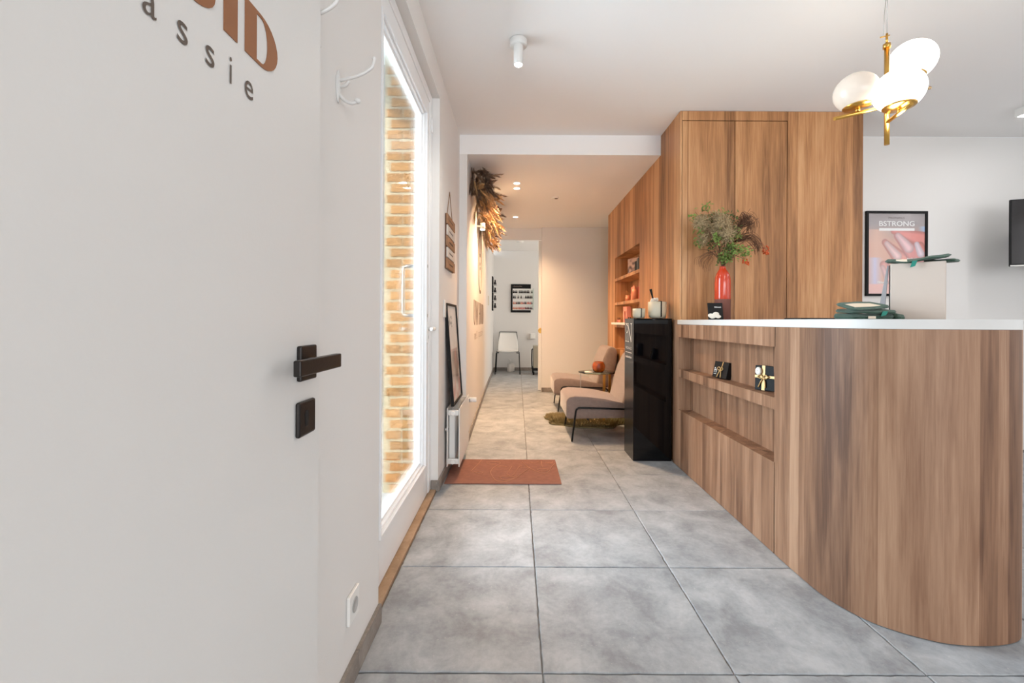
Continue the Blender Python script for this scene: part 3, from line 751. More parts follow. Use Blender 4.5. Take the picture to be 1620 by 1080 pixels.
# hanging plank sign ---------------------------------------------------------------------------------------------
sg = thing('hanging_sign', 'column of five small wooden planks hanging by a string on the left wall', 'sign', (-.498, 3.28, 1.46))
z1 = 1.845
for k in range(5):
    z0 = z1-.072
    pl = B().box(-.496, -.484, 3.085+.012*(k % 2), 3.45-.015*(k % 2), z0, z1, .002, 1).build('plank', M['plank1'] if k % 2 == 0 else M['plank2'], sg)
    b = B(); fk = frame((-.4838, 3.17, z0+.030), (0,1,0), (0,0,1), (1,0,0)); [stroke(b, [(.03*i, 0), (.03*i+.008, .012), (.03*i+.016, 0), (.03*i+.022, .010)], .003, fk, .0006) for i in range(6)]; b.build('lettering', M['linen'], pl)
    z1 = z0-.0055
for yy in (3.09, 3.41): B().box(-.503, -.4965, yy, yy+.03, 1.462, 1.845).build('backing_strip', M['twig'], sg)
b = B(); b.tube([(-.497, 3.14, 1.84), (-.499, 3.265, 2.04), (-.497, 3.39, 1.84)], .0025, 6); b.build('string', M['string'], sg)
b = B(); b.box(-.5045, -.4965, 3.045, 3.115, 1.12, 1.24, .003, 2)
props(b.build('light_switch', M['whitep'], None), 'white switch plate beside the leaning poster', 'switch')

# hallway wall lettering --------------------------------------------------------------------------------------------
wl = thing('wall_lettering', 'taupe vinyl lettering with an oval line emblem on the hallway wall', 'lettering', (-.46, 5.5, 1.0))
yS, yE = 4.63, 6.33
Rv = Vector((Xh(yE)-Xh(yS), yE-yS, 0)).normalized(); Nv = Rv.cross(Vector((0,0,1))).normalized()
if Nv.x < 0: Nv = -Nv
fh = frame((Xh(yS)+.0005, yS, 1.05), Rv, (0,0,1), Nv)
b = B(); h = .268
letter(b, 'U', fh, 0, .26, h, .085); letter(b, 'W', fh, .29, .36, h, .09); letter(b, 'H', fh, .78, .25, h, .085); letter(b, 'U', fh, 1.06, .26, h, .085); letter(b, 'I', fh, 1.35, .085, h, .085); letter(b, 'D', fh, 1.46, .25, h, .085)
b.build('large_lettering', M['hallv'], wl)
b = B(); xx = .12
for ch in 'met passie':
    if ch == ' ': xx += .20; continue
    w = .025 if ch == 'i' else (.09 if ch == 'm' else .06); hh = .10 if ch == 'i' or ch == 't' else (.09 if ch == 'p' else .065)
    text_mesh(b, ch, frame(fh(xx, -.155-(.025 if ch == 'p' else 0)), Rv, (0,0,1), Nv), w, hh, .0008); xx += .145
b.build('small_lettering', M['hallv'], wl)
b = B()
el = [fh(.93+.33*math.cos(2*PI*k/48), .78+.37*math.sin(2*PI*k/48), .002) for k in range(49)]
b.tube(el, .004, 6)
for (a, c) in ((.90, .86), (.90, .75), (.97, .86), (.93, .70)): b.ell(fh(a, c, .002), .004, .014, .022, 8, 6)
b.tube([fh(.93, 1.14, .002), fh(.93, 1.20, .002), fh(.93, 1.30, .002)], .005, 6); b.tube([fh(.90, .42, .002), fh(.93, .39, .002), fh(.97, .42, .002)], .009, 6)
b.build('oval_emblem', M['hallv'], wl)

# dried flower garland along the hallway wall -------------------------------------------------------------------------
gl = thing('dried_flower_garland', 'bushy garland of dried pampas grass high on the hallway wall', 'dried flowers', (-.40, 5.2, 2.4))
rn = random.Random(5)
def plume(b, p, d, L, r, n, sag=.25):
    d = Vector(d).normalized(); p = Vector(p); s1 = d.orthogonal().normalized(); s2 = d.cross(s1)
    for k in range(n):
        t = rn.random()**.8; a = rn.uniform(0, 2*PI); rad = r*math.sin(PI*min(1, .12+t*.88))
        q = p+d*L*t; o = (s1*math.cos(a)+s2*math.sin(a))
        e = q+o*rad*rn.uniform(.5, 1)+d*L*rn.uniform(.10, .22)+Vector((0,0,-sag*L*t*t))
        q2 = q+Vector((0,0,-sag*L*t*t)); s_ = d.cross(o)*rn.uniform(.0009, .0026)
        b.tri(q2-s_, q2+s_, e)
pl_mats = []
for i in range(205):
    t = rn.random()*(1 if i < 150 else .28); y = 4.02+2.35*t; hi = 2.50-.14*t; lo = (2.26 if i < 150 else 2.34)-.12*t
    if t < .3: lo += .12*(1-t/.3)*0+.0
    z = rn.uniform(lo, hi); x = Xh(y)+rn.uniform(.015, .16)
    d = (rn.uniform(-.1, .8), rn.uniform(-.7, .5), rn.uniform(-1.1, .35))
    m_ = 'pampasd' if (z > 2.36 or i >= 150) and rn.random() < .75 else ('pampas_glow' if rn.random() < .6 else 'pampas')  # lower plumes mostly take the colour with the painted warm glow
    b = B(); plume(b, (x, y, z), d, rn.uniform(.10, .20), rn.uniform(.026, .048), 300)
    # keep strands out of the wall and the ceiling
    for v in b.bm.verts:
        v.co.x = max(v.co.x, Xh(v.co.y)+.004); v.co.z = min(v.co.z, HZ-.004); v.co.y = max(v.co.y, YB+.01)
    b.build('plume', M[m_], gl, fixn=False, kind='stuff')
for i in range(34):   # bunny tails and dry leaves standing off
    y = rn.uniform(4.2, 6.3); z = rn.uniform(2.12, 2.46)-.05*(y-4.2)/2; x = Xh(y)+rn.uniform(.14, .27)
    b = B(); d = Vector((rn.uniform(.2, 1), rn.uniform(-.5, .5), rn.uniform(-.8, .5))).normalized()
    b.tube([Vector((x, y, z))-d*.12, Vector((x, y, z))], .0012, 4)
    mt = d.to_track_quat('Z', 'Y').to_matrix().to_4x4(); b.ell((x, y, z), .010, .010, .028, 8, 6, mt)
    for v in b.bm.verts: v.co.x = max(v.co.x, Xh(v.co.y)+.004); v.co.z = min(v.co.z, HZ-.004)
    b.build('seed_head', M['pampas'] if i % 3 else M['twig'], gl, fixn=False, kind='stuff')

# recessed wall washer behind the garland ---------------------------------------------------------------------------------
wlm = thing('wall_spotlight', 'small white spotlight glowing inside the dried flower garland', 'spotlight', (Xh(4.95)+.07, 4.95, 2.14))
B().cyl((Xh(4.95)+.001, 4.95, 2.15), (Xh(4.95)+.06, 4.95, 2.15), .010).build('arm', M['whitep'], wlm)
B().cyl((Xh(4.95)+.07, 4.95, 2.11), (Xh(4.95)+.07, 4.95, 2.18), .028).build('lamp_body', M['whitep'], wlm)
B().cyl((Xh(4.95)+.07, 4.95, 2.107), (Xh(4.95)+.07, 4.95, 2.1095), .022).build('lens', M['led'], wlm)
light('wall_washer_light', 'SPOT', (0, 0, -.045), 14, (1.0,.80,.55), (0,0,0), wlm, spot_size=2.2, spot_blend=.6, shadow_soft_size=.02)
light('wall_washer_uplight', 'POINT', (.06, -.0, .16), 1.6, (1.0,.72,.42), (0,0,0), wlm, shadow_soft_size=.03)

# ceiling lamps ----------------------------------------------------------------------------------------------------------
def downlight(x, y, label, e, col=WARM):
    t = thing('recessed_downlight', label, 'ceiling light', (x, y, HZ), group='recessed downlights in the hallway ceiling')
    B().lathe([(.030, -.001), (.042, -.001), (.042, -.004), (.030, -.005)], (x, y, HZ), 24).build('ring', M['whitep'], t)
    B().lathe([(0, -.002), (.029, -.002), (.029, -.004), (0, -.004)], (x, y, HZ), 20).build('lens', M['led'], t)
    light('downlight_lamp', 'SPOT', (0, 0, -.01), e, col, (0,0,0), t, spot_size=2.35, spot_blend=.7, shadow_soft_size=.03)
downlight(-.01, 4.66, 'recessed hallway downlight nearest the camera', 100)
downlight(-.01, 4.84, 'recessed hallway downlight just behind the nearest one', 100)
downlight(-.03, 6.18, 'recessed hallway downlight nearest the doorway', 100)
sd = thing('smoke_detector', 'small flat detector on the hallway ceiling', 'detector', (.436, 5.2, HZ))
B().lathe([(0, -.012), (.03, -.012), (.045, -.006), (.045, 0)], (.436, 5.2, HZ), 20).build('cover', M['whitep'], sd)
B().lathe([(0, -.016), (.015, -.016), (.022, -.012)], (.45, 5.2, HZ), 16).build('sensor', M['grayv'], sd)
cs = thing('ceiling_spotlight', 'white cylindrical spotlight on a round base on the reception ceiling', 'spotlight', (0, 2.55, CZ))
B().lathe([(0, -.001), (.045, -.001), (.050, -.006), (.050, -.036), (.044, -.042), (0, -.042)], (0, 2.55, CZ), 28).build('base', M['white'], cs)
B().lathe([(0, -.040), (.026, -.040), (.027, -.044), (.027, -.150), (.024, -.152), (.023, -.146), (0, -.146)], (0, 2.54, CZ), 24).build('lamp_body', M['white'], cs)
B().lathe([(0, -.148), (.022, -.148), (.012, -.158), (0, -.160)], (0, 2.54, CZ), 20).build('lens', M['led'], cs)
light('ceiling_spot_lamp', 'SPOT', (0, 0, -.17), 14, (1,.95,.86), (0,0,0), cs, spot_size=2.4, spot_blend=.8, shadow_soft_size=.03)
ls = thing('linear_ceiling_light', 'white linear ceiling light at the right edge', 'ceiling light', (3.80, 2.3, CZ))
B().box(3.745, 3.805, 1.5, 3.36, CZ-.062, CZ-.001, .002, 1).build('housing', M['white'], ls)
B().box(3.750, 3.800, 1.505, 3.34, CZ-.066, CZ-.0625).build('diffuser', M['ledstrip'], ls)

light('linear_lamp', 'AREA', (-.025, .12, -.075), 6, (.98,.98,1.0), (0,0,0), ls, shape='RECTANGLE', size=.05, size_y=1.8)
# pendant lamp -------------------------------------------------------------------------------------------------------------
Yp = 1.90
def A(px, py, dy=0): return at(px, py, Yp+dy)
pdn = thing('pendant_lamp', 'brass pendant lamp with three opal glass globes over the counter', 'lamp', tuple(A(1403, 230)))
s0, s1 = A(1403, 72), A(1403, 229)
b = B(); b.tube([s0, s1], .0095, 12); b.cyl(s0+Vector((0,0,-.012)), s0+Vector((0,0,.006)), .014); b.build('stem', M['brass'], pdn)
b = B(); q = s0+Vector((0,0,.006))
b.tube([q, q+Vector((0,0,.045))], .0045, 8); b.tube([q+Vector((-.028,0,.028)), q+Vector((.012,0,.038))], .0028, 6); b.build('cord_clamp', M['brass'], pdn)
b = B(); q2 = q+Vector((0,0,.04)); b.tube([q2, Vector((q2.x+.003, q2.y, CZ-.03))], .0012, 6); b.tube([q2+Vector((-.014,0,0)), q2+Vector((-.012,0,.08)), q2+Vector((.002,.0,.22)), Vector((q2.x+.0, q2.y+.01, CZ-.03))], .0014, 6); b.build('cord', M['steel'], pdn)
B().lathe([(0, 0), (.055, 0), (.055, -.03), (0, -.032)], (q2.x, q2.y, CZ-.001), 24).build('ceiling_rose', M['brass'], pdn)
def globe(px, py, dy, rx, tilt, m, energy, foot):
    c = A(px, py, dy)
    ax_ = (c-Vector(foot)).normalized(); mt = ax_.to_track_quat('Z', 'Y').to_matrix().to_4x4()
    sh = B().lathe([(math.sin(a)*rx, -math.cos(a)*rx*.93) for a in [PI*.22+(PI*.78)*k/18 for k in range(19)]][:-1]+[(0, rx*.93)], c, 32, mt).build('globe_shade', m, pdn)
    zb = -math.cos(PI*.22)*rx*.93; rb = math.sin(PI*.22)*rx
    B().lathe([(0, zb+.004), (rb*.97, zb+.002), (rb*1.02, zb-.001), (rb*.95, zb-.006), (.020, zb-.010), (.010, zb-.012), (0, zb-.012)], c, 28, mt).build('brass_cup', M['brass'], pdn)
    e = c+(mt @ Vector((0,0,zb-.01))); B().tube([e, Vector(foot)], .009, 10).build('socket_stem', M['brass'], pdn)
    return c
j1, j2 = A(1403, 168), A(1403, 193)
a0, a1 = A(1320, 188, -.02), A(1392+11, 168, 0)
B().tube([a0, a1, a1+(a1-a0)*.02], .0075, 10).build('arm', M['brass'], pdn)
B().tube([A(1403, 194, 0), A(1442, 164, -.14)], .0075, 10).build('arm', M['brass'], pdn)
B().tube([A(1403, 148, 0), A(1471, 139, .16)], .0075, 10).build('arm', M['brass'], pdn)
g1 = globe(1354.5, 146, -.01, .083, 0, M['globe_dim'], 0, A(1357, 177, -.012))
g2 = globe(1422, 143, -.07, .090, 0, M['globe'], 1, A(1423, 178, -.072))
g3 = globe(1443, 96, .07, .089, 0, M['globe'], 1, A(1436, 142, .075))
for g_ in (g2, g3): light('pendant_bulb', 'POINT', tuple(g_-Vector(pdn.location)+Vector((0, 0, -.13))), 3.0, (1,.88,.72), (0,0,0), pdn, shadow_soft_size=.06)

# television and poster -----------------------------------------------------------------------------------------------------
tv = thing('television', 'black flat television on the white wall at the right edge', 'television', (4.25, 3.6, 1.55))
b = B(); fT = frame((3.875, 3.50, 1.545), Vector((1, -.32, 0)), (0,0,1), Vector((-.32, -1, 0)))
b.prism([(0,0),(.95,0),(.95,.525),(0,.525)], fT, -.018, 0, .003, 1); b.build('casing', M['black'], tv)
b = B(); b.prism([(.008,.018),(.942,.018),(.942,.517),(.008,.517)], fT, .0005, .0015); b.build('screen', M['tv'], tv)
b = B(); b.prism([(0,-.0),(.95,-.0),(.95,.010),(0,.010)], fT, .0005, .004); b.build('bottom_trim', M['steel'], tv)
b = B(); b.box(4.3, 4.45, 3.40, YB, 1.70, 1.90); b.build('wall_bracket', M['black'], tv)
po = thing('poster_frame', 'black framed pink nail poster reading BSTRONG on the white wall', 'poster', (3.27, 3.85, 1.33))
PX0, PX1, PZ0, PZ1 = 3.012, 3.542, 1.328, 2.062; YP = YB-.022; t = .020
b = B()
for (a0, a1, c0, c1) in ((PX0, PX1, PZ0, PZ0+t), (PX0, PX1, PZ1-t, PZ1), (PX0, PX0+t, PZ0+t, PZ1-t), (PX1-t, PX1, PZ0+t, PZ1-t)): b.box(a0, a1, YP, YB-.001, c0, c1, .001, 1)
b.build('frame', M['black'], po)
def lp(a, c, k): k = max(0, min(1, k)); return tuple(x+(y-x)*k for x, y in zip(a, c))
def cap(u, v, ax, ay, bx, by, r0, r1):
    asp = .70; U_, V_, AX, BX = u*asp, v, ax*asp, bx*asp
    dx, dy = BX-AX, by-ay; q = max(0, min(1, ((U_-AX)*dx+(V_-ay)*dy)/(dx*dx+dy*dy)))
    r = r0+(r1-r0)*q; d_ = math.hypot(U_-AX-dx*q, V_-ay-dy*q)
    return (r-d_), q
def posterB(u, v):
    c = lp((214, 168, 150), (168, 160, 160), (v-.62)/.25)
    c = lp(c, (224, 186, 168), .9-abs(u-.15)*3.2 if v < .8 else 0)
    if v < .45: c = lp(c, (205, 200, 222), 1-abs(u-.12)*7)
    if v > .5: c = lp(c, (170, 196, 226), (u-.88)*9*(1 if v < .84 else 0))
    for (ax, ay, bx, by, r0, r1, col) in (
        (.45, .78, 1.05, .66, .035, .11, (226, 146, 138)),
        (.92, .60, 1.05, .35, .05, .12, (222, 140, 130)),
        (.30, .64, .62, .40, .040, .105, (224, 158, 148)),
        (.52, .72, .88, .44, .045, .115, (222, 154, 150)),
        (.28, .36, .50, .14, .05, .09, (228, 168, 160)),
        (.55, .34, .75, .10, .05, .13, (230, 170, 160)),
        (.33, .625, .52, .47, .030, .052, (240, 206, 204)),
        (.53, .725, .72, .57, .034, .060, (238, 200, 202)),
        (.86, .62, .93, .50, .030, .045, (240, 222, 230)),
        (.26, .33, .36, .18, .028, .048, (238, 198, 196))):
        s_, q = cap(u, v, ax, ay, bx, by, r0, r1)
        if s_ > -.006:
            cc = lp(tuple(x*.80 for x in col), col, s_/.045)
            c = lp(c, cc, (s_+.006)/.010)
    if v < .125: c = lp(c, (234, 190, 182), (.125-v)/.01)
    return c
printed('poster_print', M['print'], frame((PX0+t, YP+.010, PZ0+t), (1,0,0), (0,0,1), (0,-1,0)), PX1-PX0-2*t, PZ1-PZ0-2*t, 110, 154, posterB, po)
b = B(); wP = PX1-PX0
fB = frame((PX0+.115, YP+.0095, PZ0+.605), (1,0,0), (0,0,1), (0,-1,0)); text_mesh(b, 'BSTRONG', fB, .305, .044, .0006, bold=.012); b.prism([(0,-.040),(.305,-.040),(.305,-.018),(0,-.018)], fB, 0, .0006)
dashes(b, 9, frame((PX0+.36, YP+.0095, PZ0+.315), (1,0,0), (0,0,1), (0,-1,0)), .11, .018, .0006); dashes(b, 6, frame((PX0+.105, YP+.0095, PZ0+.108), (1,0,0), (0,0,1), (0,-1,0)), .09, .022, .0006)
b.build('lettering', M['whitel'], po)
b = B(); text_mesh(b, 'PRONAILS', frame((PX0+.195, YP+.0095, PZ0+.668), (1,0,0), (0,0,1), (0,-1,0)), .14, .016, .0006); b.build('lettering', M['grayv'], po, label='small grey line of text')
B().box(PX0+t, PX1-t, YP+.003, YP+.0045, PZ0+t, PZ1-t).build('glass', M['pglass'], po)

# things on the worktop ------------------------------------------------------------------------------------------------------
va = thing('vase', 'bottle vase, glossy orange above matt brown, on the worktop', 'vase', (1.477, 3.20, CT1))
vc = (1.477, 3.20, CT1)
B().lathe([(0, .001), (.052, .001), (.054, .004), (.0545, .148)], vc, 32).build('base', M['clay'], va)
B().lathe([(.0545, .148), (.0550, .150), (.0550, .27), (.052, .305), (.044, .330), (.032, .352), (.023, .366), (.0205, .380), (.0215, .384), (.017, .384), (.015, .37), (0, .36)], vc, 32).build('glazed_body', M['orange'], va)
fl_ = thing('flower_bouquet', 'loose bouquet of dried ferns, seed fluff and orange berries in the vase', 'bouquet', (1.477, 3.20, 1.49))
rn = random.Random(21); mouth = Vector((1.477, 3.20, 1.494))
def Pq(px, py, dy=0): return at(px, py, 3.20+dy)
tips = [(1100,335,.0),(1112,352,-.05),(1120,380,.03),(1105,395,.05),(1128,362,.08),(1140,345,-.08),(1150,372,-.1),(1137,395,-.06),(1118,330,.02),(1160,352,.03),(1165,335,0),(1187,330,.02),(1200,345,.0),(1185,350,-.06),(1190,378,.04),(1205,385,-.02),(1212,392,0),(1178,410,-.05),(1165,392,-.08),(1150,400,-.1),(1155,412,-.06),(1100,370,.1),(1120,405,0)]
b = B()
for px, py, dy in tips:
    e = Pq(px, py, dy); mid = mouth.lerp(e, .5)+Vector((0,0,.05)); q = crv([tuple(mouth+Vector((rn.uniform(-.008,.008), rn.uniform(-.008,.008), -.08))), tuple(mouth+Vector((rn.uniform(-.008,.008), rn.uniform(-.008,.008), .0))), tuple(mid), tuple(e)], 4); b.tube(q, [.0022]*(len(q)-3)+[.0014]*3, 5)
b.build('stem', M['twig'], fl_, kind='stuff')
# feathery seed clouds
def cloud(c, r, n, m_, name, th=.0017, ln=(.012, .03)):
    b = B()
    for k in range(n):
        d = Vector((rn.gauss(0,1), rn.gauss(0,1), rn.gauss(0,1))).normalized(); p = c+d*r*rn.random()**.5
        a = Vector((rn.gauss(0,1), rn.gauss(0,1), rn.gauss(0,1))).normalized()*rn.uniform(*ln); s_ = a.cross(d).normalized()*th
        m2 = p+a*.5+d*rn.uniform(.002, .010)
        b.quad(p-s_, p+s_, m2+s_, m2-s_); b.tri(m2-s_, m2+s_, p+a)
    b.build(name, m_, fl_, fixn=False, kind='stuff')
for (px, py, dy, r, n) in ((1110,352,0,.060,700),(1128,365,.03,.065,800),(1143,352,-.05,.060,700),(1150,372,-.05,.055,600),(1112,380,.04,.045,380),(1132,345,.02,.05,450),(1160,365,0,.04,300)):
    cloud(Pq(px, py, dy), r, int(n*1.7), M['fluff'], 'seed_cloud')
def leaves(c, r, n, m_, size=(.016, .034)):
    for cc in range(1):
        b = B()
        for k in range(n):
            p = c+Vector((rn.gauss(0,1), rn.gauss(0,1), rn.gauss(0,1)))*r*.5
            d = Vector((rn.gauss(0,1), rn.gauss(0,1), rn.gauss(0,1)-.2)).normalized(); L2 = rn.uniform(*size); s_ = d.orthogonal().normalized()*L2*.32; up_ = d.cross(s_).normalized()*L2*.12
            m1 = p+d*L2*.45
            b.quad(p, m1+s_+up_, p+d*L2, m1-up_*.3); b.quad(p, m1-up_*.3, p+d*L2, m1-s_+up_)
        b.build('leaf_cluster', m_, fl_, fixn=False, kind='stuff')
for (px, py, dy, r, n) in ((1095,341,0,.03,22),(1118,328,0,.03,26),(1107,365,0,.035,26),(1104,385,.02,.03,22),(1134,376,-.05,.04,46),(1145,338,0,.035,26),(1152,402,-.06,.045,80),(1146,408,-.05,.03,50),(1165,395,-.06,.04,60),(1180,400,-.05,.035,46),(1158,385,-.04,.04,46),(1168,372,-.04,.035,32)):
    leaves(Pq(px, py, dy), r, n, M['leaf'])
for (px, py, dy, r, n) in ((1148,390,0,.05,60),(1128,390,.03,.05,40),(1142,410,0,.03,30),(1120,345,0,.05,40),(1160,345,0,.05,30),(1163,362,0,.04,40)): leaves(Pq(px, py, dy), r, n, M['leafd'])
# curly dried fern sprays
def spray(c0, c1, w, n, bend):
    b = B(); a = c1-c0; side = Vector((a.z, 0, -a.x)).normalized()
    for k in range(n):
        t = rn.uniform(-1, 1); L2 = rn.uniform(.6, 1.08)
        p0 = c0+Vector((0, rn.uniform(-.03,.03), 0)); p1 = c0+a*.5*L2+side*t*w*.7+Vector((0, rn.uniform(-.04,.04), 0))
        p2 = c0+a*L2+side*t*w+Vector((0, rn.uniform(-.04,.04), 0)); p3 = p2+a*.05+side*t*w*.5+Vector((bend*.10, 0, -abs(bend)*.10)); p4 = p3+Vector((bend*.02, 0, -.045))
        b.tube(crv([tuple(q) for q in (p0, p1, p2, p3, p4)], 4), .0009, 3, False)
    b.build('fern_spray', M['twig'], fl_, fixn=False, kind='stuff')
spray(Pq(1163,368), Pq(1180,338), .035, 60, .35); spray(Pq(1163,382), Pq(1188,372), .030, 60, .5); spray(Pq(1166,360), Pq(1192,345), .04, 45, -.25); spray(Pq(1128,398), Pq(1118,408), .035, 22, -.3)
for (px, py) in ((1212,396),(1180,413)):
    b = B()
    for k in range(16): b.ell(Pq(px+rn.uniform(-5,5), py+rn.uniform(-7,6), rn.uniform(-.02,.02)), .0075, .0075, .0075, 8, 6)
    b.tube([Pq(px-8, py-14), Pq(px, py)], .0015, 5); b.build('berry_cluster', M['berry'], fl_, fixn=False, kind='stuff')
cdn = thing('photo_card', 'small black card with a white flower leaning beside the vase', 'card', (1.33, 3.12, CT1))
fC = frame((1.335, 3.10, CT1+.001), (1,-.1,0), (0,.18,1), (-.1,-1,.18))
b = B(); b.prism([(0,0),(.100,0),(.100,.120),(0,.120)], fC, -.008, 0, .001, 1); b.build('card', M['black'], cdn)
b = B()
for (a, c, r1, r2) in ((.03,.025,.028,.018),(.05,.035,.024,.02),(.015,.03,.02,.014),(.065,.022,.02,.012)): b.ell(fC(a, c, .002), r1, .003, r2, 12, 8)
b.build('flower_print', M['petal'], cdn); 
b = B(); dashes(b, 6, frame(fC(.045, .085, .0005), (1,-.1,0), (0,.18,1), (-.1,-1,.18)), .045, .010, .0005); b.build('lettering', M['whitel'], cdn)
props(B().box(1.29, 1.45, 3.03, 3.17, CT1, CT1+.0008).build('paper_sheet', M['whitep'], None), 'thin white sheet lying on the worktop in front of the vase', 'paper')
props(B().box(1.50, 1.72, 2.35, 2.50, CT1+.0005, CT1+.010, .003, 2).build('tablet', M['black'], None), 'flat dark tablet lying on the worktop between vase and towels', 'tablet')

# green towelling headbands
def slabcloth(b, fr, w, d, th, seed, corner=.02, n=22, amp=.006, curl=0):
    r2 = random.Random(seed); V = {}
    m = 10
    for i in range(n+1):
        for j in range(m+1):
            u, v = i/n, j/m; x = (u-.5)*w; y = (v-.5)*d
            e = min(u, 1-u, v*d/w, (1-v)*d/w); k = min(1, e/.06); hgt = th*(math.sqrt(max(0, 1-(1-k)**2)))
            x *= 1-.03*((2*v-1)**4); y *= 1-.12*((2*u-1)**6)
            nz = noise.noise(Vector((x*14+seed, y*14, seed)))*amp + curl*((2*u-1)**2)
            V[i, j, 1] = b.bm.verts.new(fr(x, y, th*.5+nz+hgt*.5)); V[i, j, 0] = b.bm.verts.new(fr(x, y, th*.5+nz-hgt*.5))
    for i in range(n):
        for j in range(m):
            for s_ in (0, 1):
                f = b.bm.faces.new((V[i,j,s_], V[i+1,j,s_], V[i+1,j+1,s_], V[i,j+1,s_])); f.smooth = True
    rim = [(i,0) for i in range(n)]+[(n,j) for j in range(m)]+[(i,m) for i in range(n,0,-1)]+[(0,j) for j in range(m,0,-1)]
    for a, c in zip(rim, rim[1:]+rim[:1]):
        f = b.bm.faces.new((V[a[0],a[1],0], V[c[0],c[1],0], V[c[0],c[1],1], V[a[0],a[1],1])); f.smooth = True
def fz(x, y, z, rz, tx=0, ty=0):
    Mx = Matrix.Translation((x, y, z)) @ Matrix.Rotation(rz, 4, 'Z') @ Matrix.Rotation(ty, 4, 'Y') @ Matrix.Rotation(tx, 4, 'X')
    return lambda a, c, d: Mx @ Vector((a, c, d))
tg = 'green towelling headbands on the worktop'
def towel(x, y, z, w, d, th, rz, seed, label, ty=0, tx=0, curl=0, tags=((0, 0, .06, .03),), tealtag=None, amp=.005, group=tg):
    t = thing('towelling_headband', label, 'headband', (x, y, z), group=group)
    fr = fz(x, y, z, rz, tx, ty); b = B(); slabcloth(b, fr, w, d, th, seed, curl=curl, amp=amp); b.build('band', M['green'], t)
    for (a, c, w2, d2) in tags:
        hh = lambda q, r: th*1.0+noise.noise(Vector((q*14+seed, r*14, seed)))*amp+curl*((2*(q/w+.5)-1)**2)+.0012
        b = B(); n = 6
        for i in range(n):
            q0 = a-w2/2+w2*i/n; q1 = a-w2/2+w2*(i+1)/n; c0, c1 = c-d2/2, c+d2/2
            b.quad(fr(q0, c0, hh(q0, c0)), fr(q1, c0, hh(q1, c0)), fr(q1, c1, hh(q1, c1)), fr(q0, c1, hh(q0, c1)))
            b.quad(fr(q0, c0, hh(q0, c0)), fr(q1, c0, hh(q1, c0)), fr(q1, c0, hh(q1, c0)-.006), fr(q0, c0, hh(q0, c0)-.006))
        b.build('label_strip', M['paper'], t)
    if tealtag:
        a, z1, w2, h2 = tealtag
        b = B(); b.prism([(a, z1-h2), (a+w2, z1-h2+.004), (a+w2+.008, z1), (a+.008, z1)], lambda q, r, k: fr(q, -d/2-.002-k, r), 0, .002); b.build('side_tag', M['teal'], t)
    return t
towel(1.445, 1.86, CT1, .180, .13, .024, .03, 2, 'green headband at the bottom of the stack left of the box', tags=(), tealtag=None)
b_ = towel(1.450, 1.855, CT1+.027, .185, .125, .015, -.04, 5, tx=.06, label= 'middle green headband of the stack left of the box', tags=(), tealtag=(.015, .010, .020, .020))
towel(1.438, 1.855, CT1+.050, .165, .11, .014, .10, 8, 'top green headband of the stack with a long cream label', ty=-.06, tx=.24, tags=((-.015, -.015, .115, .05),))
b = B(); b.box(1.415, 1.445, 1.792, 1.794, CT1+.003, CT1+.013); b.build('label_strip', M['paper'], b_)
towel(1.558, 1.845, CT1, .038, .08, .026, .1, 12, 'small crumpled green headband beside the box', tags=(), amp=.012)
# card box with open lid
bx = thing('gift_box', 'tall beige card box with a hanging grey lid flap on the worktop', 'box', (1.70, 1.86, CT1))
ROT = math.radians(-39.5); WB, DB, HB = .172, .130, .236
fb = fz(1.578, 1.883, CT1+.0005, ROT)
b = B(); b.prism([(0,0),(WB,0),(WB,DB),(0,DB)], fb, 0, HB, .004, 3); b.build('box_body', M['boxcard'], bx)
b = B(); b.prism([(-.003,.003),(.0005,.003),(.0005,DB-.003),(-.003,DB-.003)], fb, .004, HB-.006); b.build('side_gap', M['dark'], bx)
b = B(); b.prism([(-.036, .052), (-.016, .046), (-.004, HB-.008), (-.010, HB-.006)], lambda a, c, d: fb(a, .012+d, c), 0, .08, .001, 1); b.build('lid_flap', M['flap'], bx)
cbx = fb(WB/2, DB/2, HB)
towel(cbx.x-.010, cbx.y-.012, cbx.z+.008, .205, .13, .013, ROT, 31, 'green headband draped over the top of the beige box with a cream label', ty=-.05, tx=.10, curl=.004, tags=((-.050, -.040, .035, .045),), tealtag=(-.025, .004, .016, .026), amp=.009)
cb2 = fb(WB*.95, DB*.6, HB)
towel(cb2.x, cb2.y, cb2.z+.0005, .10, .08, .012, ROT-.3, 37, 'green headband at the right corner on the beige box', ty=.04, tags=(), amp=.004)

